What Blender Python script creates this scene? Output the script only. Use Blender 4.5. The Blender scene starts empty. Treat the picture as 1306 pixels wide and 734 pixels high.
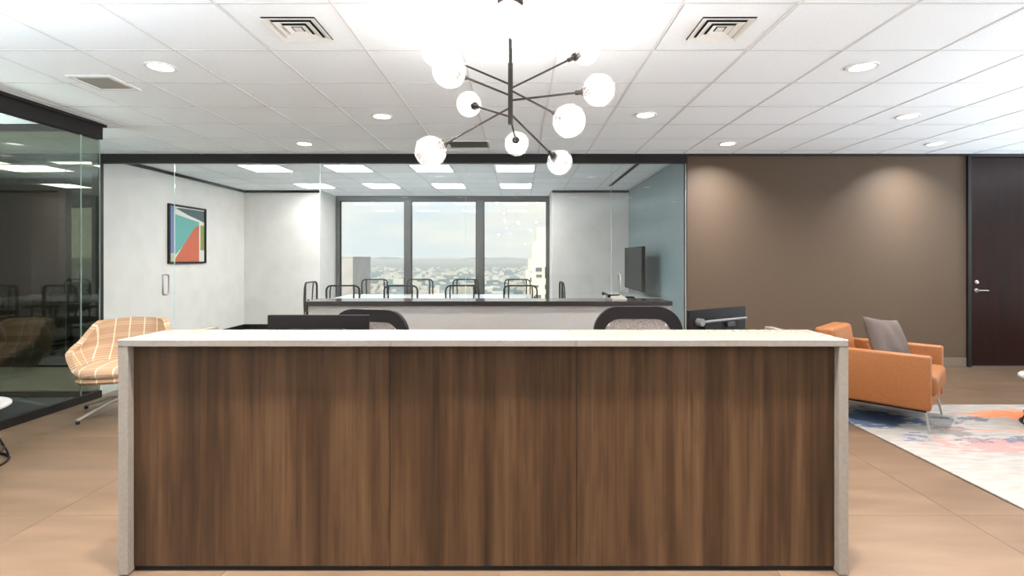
import bpy, bmesh, math, random
from mathutils import Vector, Matrix
random.seed(7)
PI = math.pi
S = bpy.context.scene
COL = S.collection

# ------------------------------------------------------------------ camera
cam_d = bpy.data.cameras.new('camera')
cam = bpy.data.objects.new('camera', cam_d)
COL.objects.link(cam)
cam.location = (0, 0, 1.368)
cam.rotation_euler = (PI / 2, 0, 0)
cam_d.sensor_width = 36
cam_d.lens = 662 / 1306 * 36
cam_d.shift_x = -9 / 1306
cam_d.shift_y = -37 / 1306
cam_d.clip_start = 0.05
cam_d.clip_end = 60000
S.camera = cam

# ------------------------------------------------------------------ exposure
S.view_settings.view_transform = 'Standard'
S.view_settings.look = 'None'
S.view_settings.gamma = 1
S.view_settings.use_curve_mapping = False
S.view_settings.exposure = 0.68

# ------------------------------------------------------------------ sky
W = bpy.data.worlds.new('sky')
S.world = W
W.use_nodes = True
nt = W.node_tree
nt.nodes.clear()
wo = nt.nodes.new('ShaderNodeOutputWorld')
bg = nt.nodes.new('ShaderNodeBackground')
tc = nt.nodes.new('ShaderNodeTexCoord')
sep = nt.nodes.new('ShaderNodeSeparateXYZ')
mp = nt.nodes.new('ShaderNodeMapping')
mp.inputs['Scale'].default_value = (1.5, 1.5, 7)
nz = nt.nodes.new('ShaderNodeTexNoise')
nz.inputs['Scale'].default_value = 3.0
nz.inputs['Detail'].default_value = 6
rmp = nt.nodes.new('ShaderNodeValToRGB')
rmp.color_ramp.elements[0].position = 0.0
rmp.color_ramp.elements[0].color = (0.80, 0.84, 0.86, 1)
rmp.color_ramp.elements[1].position = 0.35
rmp.color_ramp.elements[1].color = (0.72, 0.80, 0.85, 1)
cl = nt.nodes.new('ShaderNodeValToRGB')
cl.color_ramp.elements[0].position = 0.38
cl.color_ramp.elements[0].color = (0, 0, 0, 1)
cl.color_ramp.elements[1].position = 0.62
cl.color_ramp.elements[1].color = (1, 1, 1, 1)
mx = nt.nodes.new('ShaderNodeMixRGB')
mx.inputs['Color2'].default_value = (0.95, 0.91, 0.83, 1)
nt.links.new(tc.outputs['Generated'], sep.inputs[0])
nt.links.new(sep.outputs['Z'], rmp.inputs[0])
nt.links.new(tc.outputs['Generated'], mp.inputs[0])
nt.links.new(mp.outputs[0], nz.inputs['Vector'])
nt.links.new(nz.outputs[0], cl.inputs[0])
nt.links.new(cl.outputs[0], mx.inputs['Fac'])
nt.links.new(rmp.outputs[0], mx.inputs['Color1'])
nt.links.new(mx.outputs[0], bg.inputs['Color'])
bg.inputs['Strength'].default_value = 0.74
nt.links.new(bg.outputs[0], wo.inputs[0])

# ------------------------------------------------------------------ sun, and fill lamps added at unseen side windows
sd = bpy.data.lights.new('sun', 'SUN')
sd.energy = 2.6
sd.angle = 0.02
sd.color = (1, 0.93, 0.82)
so = bpy.data.objects.new('sun', sd)
COL.objects.link(so)
so.rotation_euler = (math.radians(52), 0, math.radians(-28))

def daylight(name, x, y, z, w, h, watts, rx, rz, spread):
    """soft fill lamp added in an unseen window opening to brighten the lobby"""
    l = bpy.data.lights.new(name, 'AREA')
    l.shape = 'RECTANGLE'; l.size = w; l.size_y = h; l.energy = watts
    l.color = (0.80, 0.92, 1.0); l.spread = math.radians(spread)
    o = bpy.data.objects.new(name, l); COL.objects.link(o)
    o.location = (x, y, z); o.rotation_euler = (math.radians(rx), 0, math.radians(rz))
daylight('added_fill_lounge', 9.38, 2.2, 1.30, 7.8, 2.2, 255, 122, 90, 80)  # fill lamp added to brighten the ceiling from the right
daylight('added_fill_entrance', -9.85, -1.6, 1.30, 4.2, 2.2, 260, 120, -90, 80)  # fill lamp added to brighten the ceiling from the left
def uplight(name, x, y, z, w, d, watts):
    l = bpy.data.lights.new(name, 'AREA')
    l.shape = 'RECTANGLE'; l.size = w; l.size_y = d; l.energy = watts; l.color = (.80, .92, 1)
    o = bpy.data.objects.new(name, l); COL.objects.link(o)
    o.location = (x, y, z); o.rotation_euler = (PI, 0, 0)
ADDED_PENDANTS = [(-2.0, .75, 2.02, 26), (2.0, .75, 2.02, 26), (-2.0, -1.2, 2.02, 26), (2.0, -1.2, 2.02, 26), (-6.6, 2.2, 1.95, 50), (5.3, 2.8, 1.98, 58), (-5.75, 3.9, 1.95, 125), (-3.12, 1.72, 1.98, 42)]  # added fill lamps facing up to brighten the ceiling, out of view
ADDED_PENDANT_LENGTH = lambda q: 1.9 if -6 < q[0] < -3 else 2.6
for q in ADDED_PENDANTS: uplight('added_uplight' if abs(q[0]) < 3 else 'added_side_uplight', q[0], q[1], q[2], ADDED_PENDANT_LENGTH(q), .10, q[3])

DOWN = 23       # watts of one downlight
BULB = 160.0
PANEL = 17.5 

# ------------------------------------------------------------------ materials
def lin(r, g, b):
    f = lambda c: (c / 255 / 12.92) if c / 255 <= 0.04045 else ((c / 255 + 0.055) / 1.055) ** 2.4
    return (f(r), f(g), f(b), 1)

def base_mat(name, col=(0.5, 0.5, 0.5, 1), rough=0.5, metal=0.0, spec=0.5):
    m = bpy.data.materials.new(name)
    m.use_nodes = True
    p = m.node_tree.nodes['Principled BSDF']
    p.inputs['Base Color'].default_value = col
    p.inputs['Roughness'].default_value = rough
    p.inputs['Metallic'].default_value = metal
    p.inputs['Specular IOR Level'].default_value = spec
    return m, m.node_tree, p

def mat(name, c1, c2=None, rough=0.5, metal=0.0, spec=0.5, scale=(8, 8, 8), detail=4, bump=0.0, lo=0.35, hi=0.65, coord='Object', nscale=1.0, per_object=0.0, bump_scale=None):
    """noise between two colours, optional fine bump and a tint that varies from piece to piece"""
    m, t, p = base_mat(name, c1, rough, metal, spec)
    N, L = t.nodes, t.links
    tc = N.new('ShaderNodeTexCoord')
    mp = N.new('ShaderNodeMapping')
    mp.inputs['Scale'].default_value = scale
    L.new(tc.outputs[coord], mp.inputs[0])
    n = N.new('ShaderNodeTexNoise')
    n.inputs['Scale'].default_value = nscale
    n.inputs['Detail'].default_value = detail
    L.new(mp.outputs[0], n.inputs['Vector'])
    out = None
    if c2:
        r = N.new('ShaderNodeValToRGB')
        r.color_ramp.elements[0].position = lo
        r.color_ramp.elements[0].color = c1
        r.color_ramp.elements[1].position = hi
        r.color_ramp.elements[1].color = c2
        L.new(n.outputs[0], r.inputs[0])
        out = r.outputs[0]
    if per_object:
        oi = N.new('ShaderNodeObjectInfo')
        mr = N.new('ShaderNodeMapRange')
        mr.inputs['To Min'].default_value = 1 - per_object
        mr.inputs['To Max'].default_value = 1 + per_object
        L.new(oi.outputs['Random'], mr.inputs[0])
        vm = N.new('ShaderNodeVectorMath')
        vm.operation = 'SCALE'
        if out: L.new(out, vm.inputs[0])
        else: vm.inputs[0].default_value = c1[:3]
        L.new(mr.outputs[0], vm.inputs['Scale'])
        out = vm.outputs[0]
    if out: L.new(out, p.inputs['Base Color'])
    if bump:
        b = N.new('ShaderNodeBump')
        b.inputs['Strength'].default_value = bump
        b.inputs['Distance'].default_value = 0.002
        if bump_scale:
            n2 = N.new('ShaderNodeTexNoise')
            n2.inputs['Scale'].default_value = bump_scale
            n2.inputs['Detail'].default_value = 3
            L.new(tc.outputs[coord], n2.inputs['Vector'])
            L.new(n2.outputs[0], b.inputs['Height'])
        else:
            L.new(n.outputs[0], b.inputs['Height'])
        L.new(b.outputs[0], p.inputs['Normal'])
    return m

def emit(name, col, strength):
    m = bpy.data.materials.new(name)
    m.use_nodes = True
    t = m.node_tree
    t.nodes.clear()
    o = t.nodes.new('ShaderNodeOutputMaterial')
    e = t.nodes.new('ShaderNodeEmission')
    e.inputs[0].default_value = col
    e.inputs[1].default_value = strength
    t.links.new(e.outputs[0], o.inputs[0])
    return m

def glass(name, tint, refl=1.0, rough=0.0, cloudy=0.0, ior=1.45, cloud_col=(1, 1, 1, 1)):
    m = bpy.data.materials.new(name)
    m.use_nodes = True
    t = m.node_tree
    t.nodes.clear()
    N, L = t.nodes, t.links
    o = N.new('ShaderNodeOutputMaterial')
    tr = N.new('ShaderNodeBsdfTransparent')
    tr.inputs[0].default_value = tint
    gl = N.new('ShaderNodeBsdfGlossy')
    gl.inputs['Roughness'].default_value = rough
    fr = N.new('ShaderNodeFresnel')
    gm = N.new('ShaderNodeNewGeometry')
    ir = N.new('ShaderNodeMapRange')      # leaving faces take the inverse index
    ir.inputs['To Min'].default_value = ior
    ir.inputs['To Max'].default_value = 1 / ior
    L.new(gm.outputs['Backfacing'], ir.inputs[0])
    L.new(ir.outputs[0], fr.inputs['IOR'])
    ma = N.new('ShaderNodeMath')
    ma.operation = 'MULTIPLY'
    ma.inputs[1].default_value = refl
    L.new(fr.outputs[0], ma.inputs[0])
    mix = N.new('ShaderNodeMixShader')
    L.new(ma.outputs[0], mix.inputs[0])
    src = tr.outputs[0]
    if cloudy:
        tl = N.new('ShaderNodeBsdfTranslucent')
        tl.inputs[0].default_value = cloud_col
        df = N.new('ShaderNodeBsdfDiffuse')
        df.inputs[0].default_value = cloud_col
        m0 = N.new('ShaderNodeMixShader')
        m0.inputs[0].default_value = 0.35
        L.new(tl.outputs[0], m0.inputs[1])
        L.new(df.outputs[0], m0.inputs[2])
        m1 = N.new('ShaderNodeMixShader')
        tc = N.new('ShaderNodeTexCoord')
        nz = N.new('ShaderNodeTexNoise')
        nz.inputs['Scale'].default_value = 45
        L.new(tc.outputs['Object'], nz.inputs['Vector'])
        mr = N.new('ShaderNodeMapRange')
        mr.inputs['From Min'].default_value = 0.35
        mr.inputs['From Max'].default_value = 0.7
        mr.inputs['To Min'].default_value = cloudy * 0.7
        mr.inputs['To Max'].default_value = cloudy * 1.4
        L.new(nz.outputs[0], mr.inputs[0])
        L.new(mr.outputs[0], m1.inputs[0])
        L.new(tr.outputs[0], m1.inputs[1])
        L.new(m0.outputs[0], m1.inputs[2])
        src = m1.outputs[0]
    L.new(src, mix.inputs[1])
    L.new(gl.outputs[0], mix.inputs[2])
    L.new(mix.outputs[0], o.inputs[0])
    return m

def mesh_cloth(name, col, opacity):
    """an open woven mesh: tiny holes between threads"""
    m = bpy.data.materials.new(name)
    m.use_nodes = True
    t = m.node_tree
    N, L = t.nodes, t.links
    p = N['Principled BSDF']
    p.inputs['Base Color'].default_value = col
    p.inputs['Roughness'].default_value = 0.8
    tc = N.new('ShaderNodeTexCoord')
    w = N.new('ShaderNodeTexNoise')
    w.inputs['Scale'].default_value = 260
    w.inputs['Detail'].default_value = 0
    L.new(tc.outputs['Object'], w.inputs['Vector'])
    mr = N.new('ShaderNodeMapRange')
    mr.inputs['From Min'].default_value = 0.4
    mr.inputs['From Max'].default_value = 0.6
    mr.inputs['To Min'].default_value = max(0, opacity - 0.2)
    mr.inputs['To Max'].default_value = min(1, opacity + 0.2)
    L.new(w.outputs[0], mr.inputs[0])
    L.new(mr.outputs[0], p.inputs['Alpha'])
    return m

M = {}
M['tile'] = mat('ceiling_tile_white', lin(240, 245, 250), lin(245, 249, 253), 0.9, spec=0.1, nscale=60, scale=(1, 1, 1), bump=0.25, bump_scale=320, per_object=0.012)
M['grid'] = mat('ceiling_grid_white', lin(214, 215, 217), lin(222, 223, 225), 0.6, nscale=20)
M['shell'] = mat('plaster', lin(205, 200, 192), lin(214, 209, 200), 0.9, nscale=3)
M['greywall'] = mat('taupe_paint', lin(90, 73, 58), lin(92, 75, 60), 0.6, spec=0.25, scale=(1, 1, 1), nscale=40)
M['greytrim'] = mat('taupe_trim', lin(108, 94, 80), lin(112, 98, 84), 0.5, nscale=5)
M['confwall'] = mat('cool_white_paint', lin(220, 217, 214), lin(227, 224, 221), 0.75, spec=0.25, scale=(1, 1, 1), nscale=4)
M['teal'] = mat('blue_grey_paint', lin(128, 146, 150), lin(133, 151, 155), 0.35, spec=0.4, scale=(1, 1, 1), nscale=3)
M['darkmetal'] = mat('dark_bronze_metal', lin(30, 27, 28), lin(40, 36, 36), 0.45, metal=0.3, nscale=14)
M['blackmetal'] = mat('black_metal', lin(26, 25, 26), lin(34, 33, 34), 0.4, metal=0.5, nscale=20)
M['bronze'] = mat('dark_bronze_lamp_metal', lin(48, 42, 40), lin(62, 54, 50), 0.4, metal=0.6, nscale=30)
M['mullion'] = mat('grey_aluminium', lin(92, 92, 92), lin(104, 104, 103), 0.5, metal=0.2, nscale=12)
M['steel'] = mat('brushed_steel', lin(190, 186, 178), lin(206, 202, 195), 0.3, metal=0.9, scale=(2, 2, 90), nscale=3)
M['floortile'] = mat('beige_porcelain', lin(93, 72, 55), lin(114, 92, 73), 0.42, spec=0.4, scale=(0.9, 4.5, 1), detail=6, lo=0.3, hi=0.7, nscale=1.3, per_object=0.03, coord='Object')
M['grout'] = mat('pale_grout', lin(115, 96, 79), lin(123, 104, 87), 0.8, nscale=30)
M['carpet'] = mat('dark_grey_carpet', lin(52, 54, 56), lin(72, 74, 75), 0.95, spec=0.1, nscale=90, bump=0.4)
M['greycarpet'] = mat('pale_grey_carpet', lin(140, 142, 138), lin(160, 161, 156), 0.95, spec=0.1, nscale=60, bump=0.4)
M['whitelam'] = mat('white_laminate', lin(142, 132, 122), lin(148, 138, 128), 0.2, spec=0.5, nscale=7)
M['whitepaint'] = mat('white_lacquer', lin(168, 163, 160), lin(174, 169, 166), 0.4, nscale=7)
M['vent'] = mat('white_enamel', lin(226, 225, 222), lin(232, 231, 229), 0.5, nscale=9)
M['ventdark'] = mat('dark_duct', lin(60, 58, 55), lin(70, 67, 64), 0.8, nscale=9)
M['ventgrey'] = mat('grey_grille', lin(150, 146, 138), lin(160, 156, 148), 0.6, nscale=60)
M['darktop'] = mat('dark_stone_top', lin(44, 41, 42), lin(56, 52, 52), 0.12, spec=0.6, nscale=40)
M['palegrey'] = mat('pale_grey_laminate', lin(196, 198, 198), lin(206, 208, 208), 0.25, nscale=6)
M['tabletop'] = mat('pale_table_top', lin(206, 210, 214), lin(214, 218, 222), 0.15, nscale=5)
M['plastic'] = mat('black_plastic', lin(28, 26, 26), lin(34, 31, 32), 0.5, spec=.25, nscale=30)
M['monitor'] = mat('brown_black_plastic', lin(23, 18, 18), lin(26, 21, 20), 0.6, spec=.12, nscale=18)
M['screen'] = mat('dark_screen', lin(22, 26, 24), lin(26, 30, 27), 0.35, spec=0.2, nscale=4)
M['chairframe'] = mat('black_nylon', lin(30, 25, 26), lin(37, 31, 32), 0.55, spec=.2, nscale=60, bump=0.1)
M['chairthin'] = mat('dark_grey_nylon', lin(40, 42, 40), lin(52, 53, 50), 0.45, nscale=60)
M['seatfabric'] = mat('black_fabric', lin(30, 30, 32), lin(44, 43, 45), 0.95, spec=0.1, nscale=260, bump=0.3)
M['meshtan'] = mesh_cloth('tan_mesh', lin(112, 95, 86), 0.6)
M['meshblack'] = mesh_cloth('sheer_black_mesh', lin(60, 62, 58), 0.12)
M['leather'] = mat('orange_leather', lin(143, 87, 47), lin(152, 95, 53), 0.5, spec=0.35, nscale=9, bump=0.12, bump_scale=240)
M['cushion'] = mat('taupe_linen', lin(92, 81, 76), lin(104, 92, 87), 0.95, spec=0.1, scale=(1, 1, 1), nscale=180, bump=0.5)
M['doorwood'] = mat('dark_mahogany', lin(28, 11, 8), lin(40, 16, 11), 0.28, spec=.25, scale=(14, 14, 0.9), detail=6, nscale=1.2)
M['officewood'] = mat('brown_veneer', lin(84, 50, 38), lin(118, 70, 50), 0.4, scale=(14, 14, 0.8), detail=6, nscale=1.2)
M['black'] = mat('black_void', lin(14, 14, 14), lin(18, 18, 18), 0.8, nscale=9)
M['pane'] = glass('clear_glass', (0.962, 0.972, 0.966, 1), 0.75)
M['paneleft'] = glass('grey_green_glass', (0.72, 0.735, 0.675, 1), 1.3)
M['windowglass'] = glass('window_glass', (0.96, 0.98, 0.98, 1), 0.3)
M['globe'] = glass('seeded_globe_glass', (0.985, 0.975, 0.97, 1), 1.6, 0.02, 0.05, 1.45, (1, 0.97, 0.95, 1))
M['glassedge'] = mat('polished_glass_edge', lin(196, 214, 212), lin(214, 228, 226), 0.15, nscale=4)
M['bulb'] = emit('bulb_glow', (1, 0.96, 0.91, 1), BULB)
M['lens'] = emit('downlight_glow', (1, 0.96, 0.90, 1), 6)
M['panel'] = emit('light_panel_glow', (1, 0.985, 0.965, 1), PANEL)

def laminate():
    m, t, p = base_mat('walnut_laminate', rough=0.42, spec=0.4)
    N, L = t.nodes, t.links
    g = N.new('ShaderNodeNewGeometry')
    def nz(sc, scale, det):
        mp = N.new('ShaderNodeMapping')
        mp.inputs['Scale'].default_value = sc
        L.new(g.outputs['Position'], mp.inputs[0])
        n = N.new('ShaderNodeTexNoise')
        n.inputs['Scale'].default_value = scale
        n.inputs['Detail'].default_value = det
        L.new(mp.outputs[0], n.inputs['Vector'])
        return n.outputs[0]
    wide = nz((1, 1, 0.045), 13, 2.5)
    fine = nz((1, 1, 0.02), 75, 3)
    flame = nz((1, 1, 0.12), 30, 5)
    r1 = N.new('ShaderNodeValToRGB')
    e = r1.color_ramp.elements
    e[0].position = 0.28; e[0].color = lin(57, 38, 22)
    e[1].position = 0.74; e[1].color = lin(106, 78, 53)
    k = r1.color_ramp.elements.new(0.5); k.color = lin(82, 57, 36)
    L.new(wide, r1.inputs[0])
    r2 = N.new('ShaderNodeValToRGB')
    r2.color_ramp.elements[0].position = 0.3; r2.color_ramp.elements[0].color = (0.74, 0.72, 0.70, 1)
    r2.color_ramp.elements[1].position = 0.62; r2.color_ramp.elements[1].color = (1.05, 1.05, 1.05, 1)
    L.new(fine, r2.inputs[0])
    r3 = N.new('ShaderNodeValToRGB')
    r3.color_ramp.elements[0].position = 0.36; r3.color_ramp.elements[0].color = (0.80, 0.78, 0.76, 1)
    r3.color_ramp.elements[1].position = 0.52; r3.color_ramp.elements[1].color = (1, 1, 1, 1)
    L.new(flame, r3.inputs[0])
    a = N.new('ShaderNodeMixRGB'); a.blend_type = 'MULTIPLY'; a.inputs['Fac'].default_value = 1
    b = N.new('ShaderNodeMixRGB'); b.blend_type = 'MULTIPLY'; b.inputs['Fac'].default_value = 1
    L.new(r1.outputs[0], a.inputs['Color1']); L.new(r2.outputs[0], a.inputs['Color2'])
    L.new(a.outputs[0], b.inputs['Color1']); L.new(r3.outputs[0], b.inputs['Color2'])
    L.new(b.outputs[0], p.inputs['Base Color'])
    return m
M['laminate'] = laminate()

def plaid():
    """tan weave with pale lines, read from the UV map (metres)"""
    m, t, p = base_mat('tan_plaid_fabric', rough=0.95, spec=0.1)
    N, L = t.nodes, t.links
    tc = N.new('ShaderNodeTexCoord')
    sp = N.new('ShaderNodeSeparateXYZ')
    L.new(tc.outputs['UV'], sp.inputs[0])
    def line(sock, period, width, off=0.0):
        a = N.new('ShaderNodeMath'); a.operation = 'ADD'; a.inputs[1].default_value = 50 * period + off
        L.new(sock, a.inputs[0])
        b = N.new('ShaderNodeMath'); b.operation = 'MODULO'; b.inputs[1].default_value = period
        L.new(a.outputs[0], b.inputs[0])
        c = N.new('ShaderNodeMath'); c.operation = 'LESS_THAN'; c.inputs[1].default_value = width
        L.new(b.outputs[0], c.inputs[0])
        return c.outputs[0]
    v = line(sp.outputs['X'], 0.125, 0.011, 0.066)
    h = line(sp.outputs['Y'], 0.105, 0.007)
    h2 = line(sp.outputs['Y'], 0.105, 0.006, 0.085)
    st = line(sp.outputs['Y'], 0.018, 0.008)
    mx = N.new('ShaderNodeMath'); mx.operation = 'MAXIMUM'
    L.new(h, mx.inputs[0]); L.new(h2, mx.inputs[1])
    mx2 = N.new('ShaderNodeMath'); mx2.operation = 'MULTIPLY'; mx2.inputs[1].default_value = 0.38
    L.new(mx.outputs[0], mx2.inputs[0])
    mx3 = N.new('ShaderNodeMath'); mx3.operation = 'MAXIMUM'
    L.new(v, mx3.inputs[0]); L.new(mx2.outputs[0], mx3.inputs[1])
    c1 = N.new('ShaderNodeMixRGB')
    c1.inputs['Color1'].default_value = lin(196, 162, 132)
    c1.inputs['Color2'].default_value = lin(182, 146, 116)
    L.new(st, c1.inputs['Fac'])
    c2 = N.new('ShaderNodeMixRGB')
    c2.inputs['Color2'].default_value = lin(232, 214, 190)
    L.new(mx3.outputs[0], c2.inputs['Fac'])
    L.new(c1.outputs[0], c2.inputs['Color1'])
    L.new(c2.outputs[0], p.inputs['Base Color'])
    return m
M['plaid'] = plaid()

def rug_mat():
    m, t, p = base_mat('painterly_rug_pile', rough=0.95, spec=0.05)
    N, L = t.nodes, t.links
    g = N.new('ShaderNodeNewGeometry')
    nz = N.new('ShaderNodeTexNoise'); nz.inputs['Scale'].default_value = 3.2; nz.inputs['Detail'].default_value = 7; nz.inputs['Roughness'].default_value = 0.65
    mp = N.new('ShaderNodeMapping'); mp.inputs['Scale'].default_value = (1, 1.7, 1)
    L.new(g.outputs['Position'], mp.inputs[0]); L.new(mp.outputs[0], nz.inputs['Vector'])
    # warp the plan coordinates so that dye patches get ragged edges
    sub = N.new('ShaderNodeVectorMath'); sub.operation = 'SUBTRACT'; sub.inputs[1].default_value = (0.5, 0.5, 0.5)
    L.new(nz.outputs['Color'], sub.inputs[0])
    sc = N.new('ShaderNodeVectorMath'); sc.operation = 'SCALE'; sc.inputs['Scale'].default_value = 0.85
    L.new(sub.outputs[0], sc.inputs[0])
    ad = N.new('ShaderNodeVectorMath'); ad.operation = 'ADD'
    L.new(g.outputs['Position'], ad.inputs[0]); L.new(sc.outputs[0], ad.inputs[1])
    sp = N.new('ShaderNodeSeparateXYZ'); L.new(ad.outputs[0], sp.inputs[0])
    brk = N.new('ShaderNodeTexNoise'); brk.inputs['Scale'].default_value = 9; brk.inputs['Detail'].default_value = 6
    mp2 = N.new('ShaderNodeMapping'); mp2.inputs['Scale'].default_value = (0.7, 2.6, 1)
    L.new(g.outputs['Position'], mp2.inputs[0]); L.new(mp2.outputs[0], brk.inputs['Vector'])
    base = N.new('ShaderNodeValToRGB')
    base.color_ramp.elements[0].position = 0.35; base.color_ramp.elements[0].color = lin(143, 135, 130)
    base.color_ramp.elements[1].position = 0.65; base.color_ramp.elements[1].color = lin(158, 150, 143)
    L.new(brk.outputs[0], base.inputs[0])
    cur = base.outputs[0]
    def patch(cx, cy, rx, ry, col, amount=1.0, soft=0.5):
        nonlocal cur
        a = N.new('ShaderNodeMath'); a.operation = 'SUBTRACT'; a.inputs[1].default_value = cx; L.new(sp.outputs['X'], a.inputs[0])
        a2 = N.new('ShaderNodeMath'); a2.operation = 'DIVIDE'; a2.inputs[1].default_value = rx; L.new(a.outputs[0], a2.inputs[0])
        b = N.new('ShaderNodeMath'); b.operation = 'SUBTRACT'; b.inputs[1].default_value = cy; L.new(sp.outputs['Y'], b.inputs[0])
        b2 = N.new('ShaderNodeMath'); b2.operation = 'DIVIDE'; b2.inputs[1].default_value = ry; L.new(b.outputs[0], b2.inputs[0])
        a3 = N.new('ShaderNodeMath'); a3.operation = 'MULTIPLY'; L.new(a2.outputs[0], a3.inputs[0]); L.new(a2.outputs[0], a3.inputs[1])
        b3 = N.new('ShaderNodeMath'); b3.operation = 'MULTIPLY_ADD'; L.new(b2.outputs[0], b3.inputs[0]); L.new(b2.outputs[0], b3.inputs[1]); L.new(a3.outputs[0], b3.inputs[2])
        br = N.new('ShaderNodeMath'); br.operation = 'MULTIPLY_ADD'; br.inputs[1].default_value = 2.4; L.new(brk.outputs[0], br.inputs[0]); L.new(b3.outputs[0], br.inputs[2])
        mr = N.new('ShaderNodeMapRange')
        mr.inputs['From Min'].default_value = 1.2 + 1.0
        mr.inputs['From Max'].default_value = 1.2 + 1.0 - soft
        mr.inputs['To Min'].default_value = 0
        mr.inputs['To Max'].default_value = amount
        L.new(br.outputs[0], mr.inputs[0])
        x = N.new('ShaderNodeMixRGB'); x.inputs['Color2'].default_value = col
        L.new(mr.outputs[0], x.inputs['Fac']); L.new(cur, x.inputs['Color1'])
        cur = x.outputs[0]
    patch(3.02, 4.42, 0.36, 0.26, lin(70, 82, 106), 0.95, 0.35)  # blue dye patch, its dark tone including the armchair's shadow
    patch(3.42, 4.15, 0.17, 0.22, lin(120, 112, 110), 0.9, 0.3)
    patch(4.28, 4.52, 0.42, 0.20, lin(206, 122, 80), 0.9, 0.5)
    patch(4.45, 4.28, 0.25, 0.14, lin(222, 128, 92), 0.9, 0.5)
    patch(3.82, 4.40, 0.22, 0.07, lin(92, 96, 108), 0.9, 0.4)
    patch(3.72, 4.10, 0.55, 0.035, lin(186, 130, 104), 0.7, 0.5)
    patch(3.10, 4.72, 0.30, 0.05, lin(116, 120, 132), 0.6, 0.5)
    patch(3.55, 3.74, 0.55, 0.10, lin(176, 118, 112), 0.7, 0.5)
    patch(3.95, 3.84, 0.70, 0.05, lin(96, 98, 112), 0.85, 0.4)
    patch(4.05, 3.58, 0.50, 0.08, lin(168, 112, 106), 0.65, 0.5)
    patch(4.02, 3.40, 0.26, 0.10, lin(126, 120, 116), 0.9, 0.35)
    patch(3.95, 3.26, 0.35, 0.035, lin(96, 100, 116), 0.8, 0.4)
    patch(3.05, 3.90, 0.12, 0.05, lin(100, 104, 122), 0.8, 0.4)
    patch(4.7, 3.3, 0.5, 0.3, lin(96, 110, 136), 0.8, 0.5)
    patch(5.0, 2.8, 0.6, 0.3, lin(214, 150, 118), 0.7, 0.5)
    patch(3.5, 2.9, 0.4, 0.25, lin(190, 196, 200), 0.6, 0.6)
    L.new(cur, p.inputs['Base Color'])
    f = N.new('ShaderNodeTexNoise'); f.inputs['Scale'].default_value = 220
    L.new(g.outputs['Position'], f.inputs['Vector'])
    bp = N.new('ShaderNodeBump'); bp.inputs['Strength'].default_value = 0.5; bp.inputs['Distance'].default_value = 0.004
    L.new(f.outputs[0], bp.inputs['Height']); L.new(bp.outputs[0], p.inputs['Normal'])
    return m
M['rug'] = rug_mat()

def ground_mat():
    m, t, p = base_mat('far_city_ground', rough=0.95, spec=0.05)
    N, L = t.nodes, t.links
    g = N.new('ShaderNodeNewGeometry')
    mp = N.new('ShaderNodeMapping'); mp.inputs['Scale'].default_value = (0.004, 0.0016, 1)
    L.new(g.outputs['Position'], mp.inputs[0])
    n = N.new('ShaderNodeTexNoise'); n.inputs['Scale'].default_value = 1; n.inputs['Detail'].default_value = 8; n.inputs['Roughness'].default_value = 0.7
    L.new(mp.outputs[0], n.inputs['Vector'])
    r = N.new('ShaderNodeValToRGB')
    e = r.color_ramp.elements
    e[0].position = 0.36; e[0].color = lin(96, 116, 124)  # blue-grey haze tint put into the ground colours
    e[1].position = 0.70; e[1].color = lin(206, 204, 200)
    k = e.new(0.55); k.color = lin(134, 152, 160)
    L.new(n.outputs[0], r.inputs[0])
    L.new(r.outputs[0], p.inputs['Base Color'])
    return m
M['ground'] = ground_mat()
M['hill'] = mat('haze_tinted_hills', lin(128, 150, 166), lin(146, 164, 176), 1.0, spec=0.0, scale=(0.002, 0.002, 0.01), nscale=1)  # blue of the distant haze put into the hill colour
M['city'] = mat('pale_concrete', lin(206, 200, 192), lin(226, 220, 210), 0.9, spec=0.1, scale=(0.02, 0.02, 0.02), nscale=1)
M['tower'] = mat('cream_stone', lin(232, 222, 204), lin(240, 231, 214), 0.9, spec=0.1, scale=(0.2, 0.2, 0.2), nscale=1)
M['pinkstone'] = mat('pink_grey_stone', lin(190, 182, 180), lin(200, 192, 190), 0.9, spec=0.1, scale=(0.2, 0.2, 0.2), nscale=1)
M['towerglass'] = mat('tower_window', lin(106, 110, 112), lin(120, 124, 126), 0.3, scale=(0.5, 0.5, 0.5), nscale=1)
ART = {k: mat('print_' + k, a, b, 0.6, spec=0.2, nscale=9) for k, (a, b) in {
    'teal': (lin(94, 160, 156), lin(120, 182, 176)), 'coral': (lin(196, 104, 80), lin(206, 116, 90)), 'blue': (lin(108, 126, 170), lin(126, 142, 184)),
    'ivory': (lin(216, 216, 210), lin(226, 226, 220)), 'slate': (lin(70, 92, 94), lin(96, 116, 116)), 'olive': (lin(140, 150, 84), lin(154, 162, 96)), 'sand': (lin(190, 184, 150), lin(200, 194, 160))}.items()}

# ------------------------------------------------------------------ mesh helpers
def box(bm, x0, x1, y0, y1, z0, z1, bevel=0.0, seg=2):
    if bevel:
        t = bmesh.new()
        _box(t, x0, x1, y0, y1, z0, z1)
        bmesh.ops.bevel(t, geom=t.edges[:], offset=bevel, segments=seg, profile=0.5, affect='EDGES')
        me = bpy.data.meshes.new('tmp'); t.to_mesh(me); t.free(); bm.from_mesh(me); bpy.data.meshes.remove(me)
    else:
        _box(bm, x0, x1, y0, y1, z0, z1)
    return bm

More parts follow.
